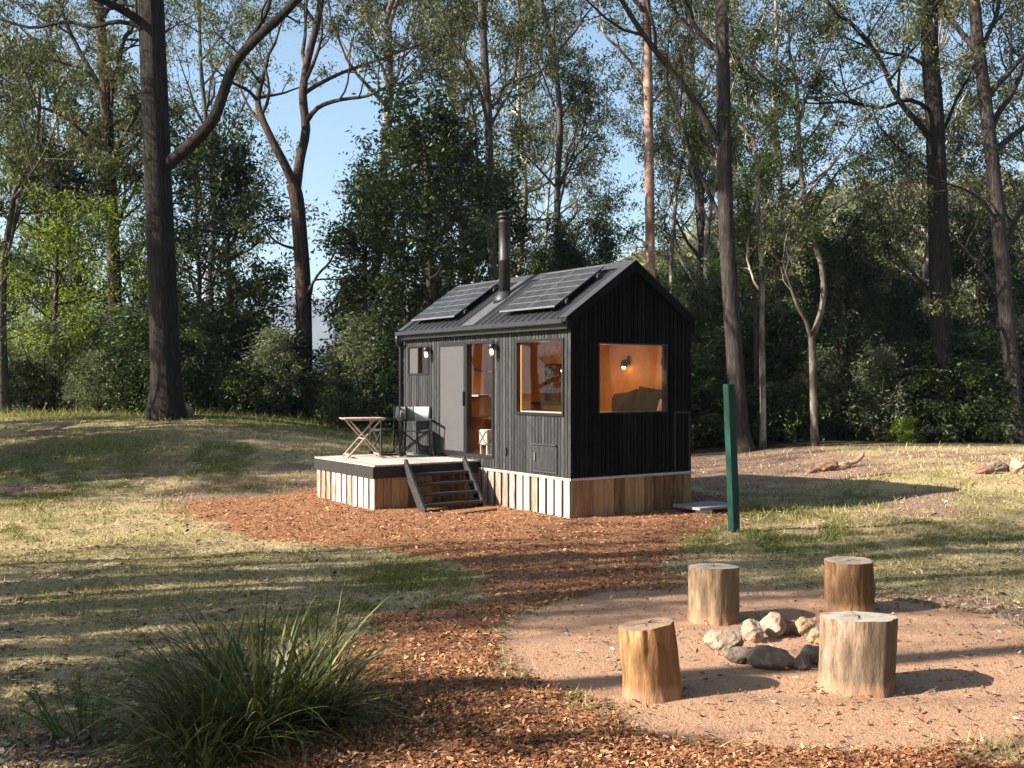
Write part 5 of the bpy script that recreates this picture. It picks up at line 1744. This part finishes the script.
for px in range(590, 1060, 26):
    plants.append((px + rnd.uniform(-9, 9), rnd.uniform(29.6, 31.5), rnd.choice([0, 0, 3, 0, 2]), rnd.uniform(.9, 1.5)))
    plants.append((px + rnd.uniform(-9, 9), rnd.uniform(32.5, 36), rnd.choice([0, 0, 0, 2]), rnd.uniform(1.3, 1.9)))
for px in range(600, 1040, 44):
    plants.append((px + rnd.uniform(-9, 9), rnd.uniform(38, 44), rnd.choice([0, 2]), rnd.uniform(1.6, 2.2)))
first = {}
for px, Yv, k, sc in plants:
    if 285 < px < 350: sc = min(sc, .75)
    x = (px - 512) / F * Yv; loc = (x, Yv, g1(x, Yv)); rz = rnd.uniform(0, 6.28)
    if k not in first:
        first[k] = 1; o = sh[k]; o.location = loc; o.rotation_euler = (0, 0, rz); o.scale = (sc, sc, sc); o['label'] = SHL[k] + ' ' + where(px, Yv, 29.5 if px < 500 else 32); o['group'] = 'shrubs of the undergrowth'
    else:
        copy_tree(sh[k], loc, rz, sc, SHL[k] + ' ' + where(px, Yv, 29.5 if px < 500 else 32))
px, Yv = 905, 29.2
x = (px - 512) / F * Yv
copy_tree(sh[1], (x, Yv, g1(x, Yv) - .2), 1.0, .5, 'small sunlit light green shrub left of the big right-hand trunk', 'shrubs of the undergrowth')


# ---------- woods on the hillside and in the valley, far off
def far_woods(name, label, n, xf, cards, size, seed, leafm):
    rng = np.random.RandomState(seed)
    pos = xf(rng, n); k = len(pos)
    cen = []; 
    sub = 9
    c = np.repeat(pos[:, :3], sub, 0); h = np.repeat(pos[:, 3], sub)
    o = rng.normal(size=(k * sub, 3)) * np.stack([h * .20, h * .20, h * .22], 1); o[:, 2] += h * .62
    cc = c + o
    cl = np.concatenate([cc, (h * .17)[:, None], np.repeat(rng.uniform(.15, .8, k), sub)[:, None] + rng.uniform(-.12, .12, (k * sub, 1))], 1)
    v, t = leaves(cl, cards, size, size * .5, rng, hang=.1, flat=.8)
    o = quadmesh(name, v, leafm, None, t)
    tag(o, label, 'woods', None, 'stuff')


def hill_pts(rng, n):
    Y = 85 + 190 * rng.rand(n) ** .9; a = rng.uniform(-.10, .62, n); X = a * Y
    return np.stack([X, Y, gz(X, Y) - 1, rng.uniform(7, 11, n)], 1)


def valley_pts(rng, n):
    Y = 90 + 420 * rng.rand(n); a = rng.uniform(-.62, -.02, n); X = a * Y
    z = gz(X, Y) - 1
    return np.stack([X, Y, z, rng.uniform(12, 20, n)], 1)


far_woods('hillside_woods', 'grey green woods covering the hillside behind the trees on the right', 900, hill_pts, 34, .95, 401, M['leaf_far'])
far_woods('valley_woods', 'dark woods filling the valley beyond the left of the clearing', 500, valley_pts, 26, 1.6, 402, M['leaf_far'])


# ------------------------------------------------------------------ strap-leaved tussock in the foreground
def strap_blades(cx, cy, n, rng, hmin, hmax, spread, w, rbase):
    vs = []; fs = []; tn = []
    for i in range(n):
        a = rng.uniform(0, 2 * math.pi); r0 = rbase * math.sqrt(rng.random_sample())
        bx, by = cx + r0 * math.cos(a), cy + r0 * math.sin(a) * .8
        a2 = a + rng.normal() * .35
        Ln = rng.uniform(hmin, hmax); lean = abs(rng.normal()) * spread * .55 + spread * (.15 + .75 * r0 / rbase)
        dirx, diry = math.cos(a2), math.sin(a2)
        p = Vector((bx, by, g1(cx, cy) - .02)); ang = R(86) - lean * .5
        k = 7; o = len(vs); ww = w * rng.uniform(.6, 1.15)
        side = Vector((-diry, dirx, 0)); tw = rng.normal() * .5
        bend = lean * rng.uniform(.5, 1.5) / k
        if rng.rand() < .07: bend *= 2.2
        for j in range(k + 1):
            t = j / k; hw = ww * .5 * (1 - t ** 2.2) + .0006
            sd = side * math.cos(tw * t) + Vector((0, 0, 1)) * math.sin(tw * t) * .5
            vs.append(p - sd * hw); vs.append(p + sd * hw)
            p = p + Vector((dirx * math.cos(ang), diry * math.cos(ang), math.sin(ang))) * (Ln / k); ang -= bend
            if p.z < g1(cx, cy) + .01: p.z = g1(cx, cy) + .01
        for j in range(k):
            fs.append((o + j * 2, o + j * 2 + 1, o + j * 2 + 3, o + j * 2 + 2))
        tt = min(1, max(0, rng.normal() * .2 + .4)); 
        if rng.rand() < .10: tt = 1.0
        tn += [tt] * (2 * (k + 1))
    return vs, fs, tn


def blade_obj(name, parts, m, label, cat, base):
    vs = []; fs = []; tn = []
    for v, f, t in parts:
        o = len(vs); vs += v; fs += [tuple(i + o for i in q) for q in f]; tn += t
    me = bpy.data.meshes.new(name); me.from_pydata([(p[0] - base[0], p[1] - base[1], p[2] - base[2]) for p in vs], [], fs)
    me.polygons.foreach_set('use_smooth', [True] * len(fs))
    at = me.attributes.new('tint', 'FLOAT', 'POINT'); at.data.foreach_set('value', np.array(tn, np.float32))
    me.materials.append(m); o = bpy.data.objects.new(name, me); C.objects.link(o); o.location = base
    tag(o, label, cat); return o


rng = np.random.RandomState(9)
parts = [strap_blades(-1.42, 6.05, 420, rng, .55, 1.1, 1.0, .017, .26), strap_blades(-1.72, 6.2, 240, rng, .5, 1.0, 1.1, .016, .22),
         strap_blades(-1.16, 6.25, 180, rng, .45, .85, .9, .015, .18), strap_blades(-1.68, 5.65, 240, rng, .4, .8, 1.35, .016, .25)]
blade_obj('tussock', parts, M['tussock'], 'big dark green strap-leaved tussock in the left foreground', 'grass clump', Vector((-1.35, 6.05, 0)))

# feathery weed to its left
rng = np.random.RandomState(14)
T = Tree(501); cl = []
e = empty('weed', (-2.42, 5.95, g1(-2.42, 5.95)), 0, 'feathery light green weed left of the strap-leaved tussock', 'plant')
vv = []; tt = []
mbw = MB()
for k in range(16):
    a = rng.uniform(0, 6.28); rr = rng.uniform(.02, .3); h = rng.uniform(.10, .30)
    p0 = Vector((rr * math.cos(a) * .6, rr * math.sin(a) * .6, 0)); p1 = Vector((rr * math.cos(a), rr * math.sin(a), h * .6)); p2 = Vector((rr * math.cos(a) * 1.3 + rng.normal() * .03, rr * math.sin(a) * 1.3, h))
    ln = smooth_line([p0, p1, p2], 8)
    mbw.tube(ln, [.003] * len(ln), 4, cap=False)
    for p in ln[4:]:
        for q in range(9):
            d = Vector((rng.normal(), rng.normal(), rng.normal() * .4 + .5)).normalized() * rng.uniform(.025, .055)
            s = d.orthogonal().normalized() * .0018
            vv += [p, p + d * .5 + s, p + d, p + d * .5 - s]; tt.append(rng.uniform(.2, .9))
mbw.build('stems', M['seed'], e)
quadmesh('leaves', [tuple(p) for p in vv], M['seed'], e, tt)


# ------------------------------------------------------------------ ground cover
def scatter(rng, n, ylo, yhi, power, marg=1.5):
    """points in the camera's side of the clearing, thinning with distance"""
    u = rng.rand(n)
    k = 1 - power
    Y = (ylo ** k + u * (yhi ** k - ylo ** k)) ** (1 / k)
    X = rng.uniform(-1, 1, n) * (Y * .49 + marg)
    return X, Y


def house_free(X, Y):
    rx, ry = X - HX, Y - HY
    u = -su * rx + cu * ry; v = cu * rx + su * ry
    return ~(((u > -.02) & (u < L + .02) & (v > -.02) & (v < W + .02)) | ((u > DU0) & (u < DU1) & (v > DV) & (v < 0.1)))


def chips():
    rng = np.random.RandomState(21)
    X, Y = scatter(rng, 460000, 4.6, 22, 1.9)
    m = mulch_mask(X, Y) * (1 - pit_mask(X, Y))
    edge = (rng.rand(len(X)) < m) | ((rng.rand(len(X)) < .012) & (pit_mask(X, Y) > .5)) | (rng.rand(len(X)) < .01)
    keep = edge & house_free(X, Y)
    X = X[keep]; Y = Y[keep]; n = len(X)
    Z = gz(X, Y) + .02 * mulch_mask(X, Y) + rng.rand(n) * .022 + .004
    big = 1 + .35 * sst(8, 16, Y)
    Ln = (.010 + .036 * rng.rand(n) ** 2) * big; Wd = Ln * rng.uniform(.22, .6, n)
    a = rng.uniform(0, 2 * np.pi, n); tl = rng.normal(size=n) * .35; t2 = rng.normal(size=n) * .45
    d = np.stack([np.cos(a) * np.cos(tl), np.sin(a) * np.cos(tl), np.sin(tl)], 1)
    s = np.stack([-np.sin(a) * np.cos(t2), np.cos(a) * np.cos(t2), np.sin(t2)], 1)
    p = np.stack([X, Y, Z], 1)
    v = np.stack([p - d * Ln[:, None] / 2 - s * Wd[:, None] * .35, p + d * Ln[:, None] / 2 - s * Wd[:, None] / 2, p + d * Ln[:, None] / 2 + s * Wd[:, None] * .3, p - d * Ln[:, None] / 2 + s * Wd[:, None] / 2], 1)
    t = np.clip(rng.normal(size=n) * .27 + .42 + .25 * (fbm(X * 1.2, Y * 1.2, 91, 3) - .5), 0, 1)
    o = quadmesh('wood_chips', v.reshape(-1, 3), M['chip'], None, t)
    tag(o, 'red brown wood chip mulch spread before the cabin', 'mulch', None, 'stuff')


def grass():
    rng = np.random.RandomState(22)
    X, Y = scatter(rng, 330000, 4.9, 27, 1.7)
    off = np.maximum(mulch_mask(X, Y), pit_mask(X, Y))
    g = green_mask(X, Y); ba = bare_mask(X, Y)
    dens = (.28 + .72 * g) * (1 - .65 * ba) * (1 - off)
    dens *= .45 + .9 * fbm(X * 2.5, Y * 2.5, 61, 3)
    keep = (rng.rand(len(X)) < dens) & house_free(X, Y)
    X = X[keep]; Y = Y[keep]; g = g[keep]; n = len(X)
    Z = gz(X, Y)
    h = rng.uniform(.012, .045, n) * (1 + .6 * g) * (1 + .9 * sst(10, 24, Y)) * (1 + .7 * sst(.56, .68, fbm(X * 3.3, Y * 3.3, 81, 3))) * (1 + .5 * sst(24.5, 27, Y))
    a = rng.uniform(0, 2 * np.pi, n); le = rng.uniform(.1, 1.5, n)
    w = .0035 * (1 + 1.6 * sst(8, 22, Y)) * rng.uniform(.7, 1.5, n)
    p = np.stack([X, Y, Z - .004], 1)
    d = np.stack([np.cos(a) * le, np.sin(a) * le, np.ones(n)], 1) * h[:, None]
    b = rng.uniform(0, 2 * np.pi, n); s = np.stack([np.cos(b), np.sin(b), np.zeros(n)], 1) * w[:, None]
    v = np.stack([p - s, p + s, p + d * .6 + s * .7, p + d], 1)
    t = np.clip(.08 + g * .75 + rng.normal(size=n) * .2, 0, 1)
    o = quadmesh('grass', v.reshape(-1, 3), M['blade'], None, t)
    tag(o, 'thin dry straw and green grass of the clearing', 'grass', None, 'stuff')


def litter():
    rng = np.random.RandomState(23)
    X, Y = scatter(rng, 110000, 4.9, 28, 1.6)
    off = mulch_mask(X, Y) * .5 + pit_mask(X, Y) * .93
    keep = (rng.rand(len(X)) < (.25 + .75 * bare_mask(X, Y) + .35 * sst(.5, .6, fbm(X * 1.5, Y * 1.5, 71, 3))) * (1 - off)) & house_free(X, Y)
    X = X[keep]; Y = Y[keep]; n = len(X); Z = gz(X, Y) + .006
    Ln = rng.uniform(.03, .085, n); Wd = Ln * rng.uniform(.15, .5, n)
    tw = rng.rand(n) < .22; Ln[tw] *= 2.6; Wd[tw] = .005
    a = rng.uniform(0, 2 * np.pi, n); tl = rng.normal(size=n) * .18; t2 = rng.normal(size=n) * .4
    d = np.stack([np.cos(a) * np.cos(tl), np.sin(a) * np.cos(tl), np.abs(np.sin(tl))], 1); s = np.stack([-np.sin(a) * np.cos(t2), np.cos(a) * np.cos(t2), np.sin(t2)], 1)
    p = np.stack([X, Y, Z], 1)
    v = np.stack([p, p + d * Ln[:, None] * .45 + s * Wd[:, None] / 2, p + d * Ln[:, None], p + d * Ln[:, None] * .5 - s * Wd[:, None] / 2], 1)
    t = np.clip(rng.normal(size=n) * .28 + .45, 0, 1)
    o = quadmesh('leaf_litter', v.reshape(-1, 3), M['litter'], None, t)
    tag(o, 'dead leaves, bark scraps and twigs scattered on the clearing', 'leaf litter', None, 'stuff')


def pebbles():
    rng = np.random.RandomState(24)
    n0 = 9000
    X = PITC[0] + rng.uniform(-1.2, 1.2, n0) * PITR[0]; Y = PITC[1] + rng.uniform(-1.2, 1.2, n0) * PITR[1]
    k = rng.rand(n0) < pit_mask(X, Y); X = X[k]; Y = Y[k]; n = len(X); Z = gz(X, Y) - .008
    r = rng.uniform(.003, .008, n) * (1 + 1.6 * (rng.rand(n) < .04))
    base = np.array([(1, 0, 0), (0, 1, 0), (-1, 0, 0), (0, -1, 0), (0, 0, .8)], float)
    tri = [(0, 1, 4), (1, 2, 4), (2, 3, 4), (3, 0, 4)]
    a = rng.uniform(0, 6.28, n); ca, sa = np.cos(a), np.sin(a)
    vs = []
    for f in tri:
        for i in f:
            b = base[i]; x = (b[0] * ca - b[1] * sa) * r; y = (b[0] * sa + b[1] * ca) * r * .8; z = b[2] * r + .004
            vs.append(np.stack([X + x, Y + y, Z + z], 1))
    v = np.stack(vs, 1).reshape(-1, 3)
    t = np.clip(rng.normal(size=n) * .25 + .55, 0, 1)
    o = quadmesh('gravel', v, M['chip'], None, np.repeat(t, 4), 3)
    tag(o, 'loose grit on the pinkish fire ring clearing', 'gravel', None, 'stuff')


chips(); grass(); litter(); pebbles()


# ------------------------------------------------------------------ air
hz = MB(); hz.box(-3600, 3600, -700, 4000, -112, 215)
m = bpy.data.materials.new('haze'); m.use_nodes = True
nt = m.node_tree; nt.nodes.remove(nt.nodes['Principled BSDF'])
pv = nt.nodes.new('ShaderNodeVolumePrincipled')
pv.inputs['Color'].default_value = (.62, .78, 1.0, 1); pv.inputs['Density'].default_value = .00024
pv.inputs['Anisotropy'].default_value = .2
nt.links.new(pv.outputs[0], nt.nodes['Material Output'].inputs['Volume'])
o = hz.build('haze', m); tag(o, kind='stuff')
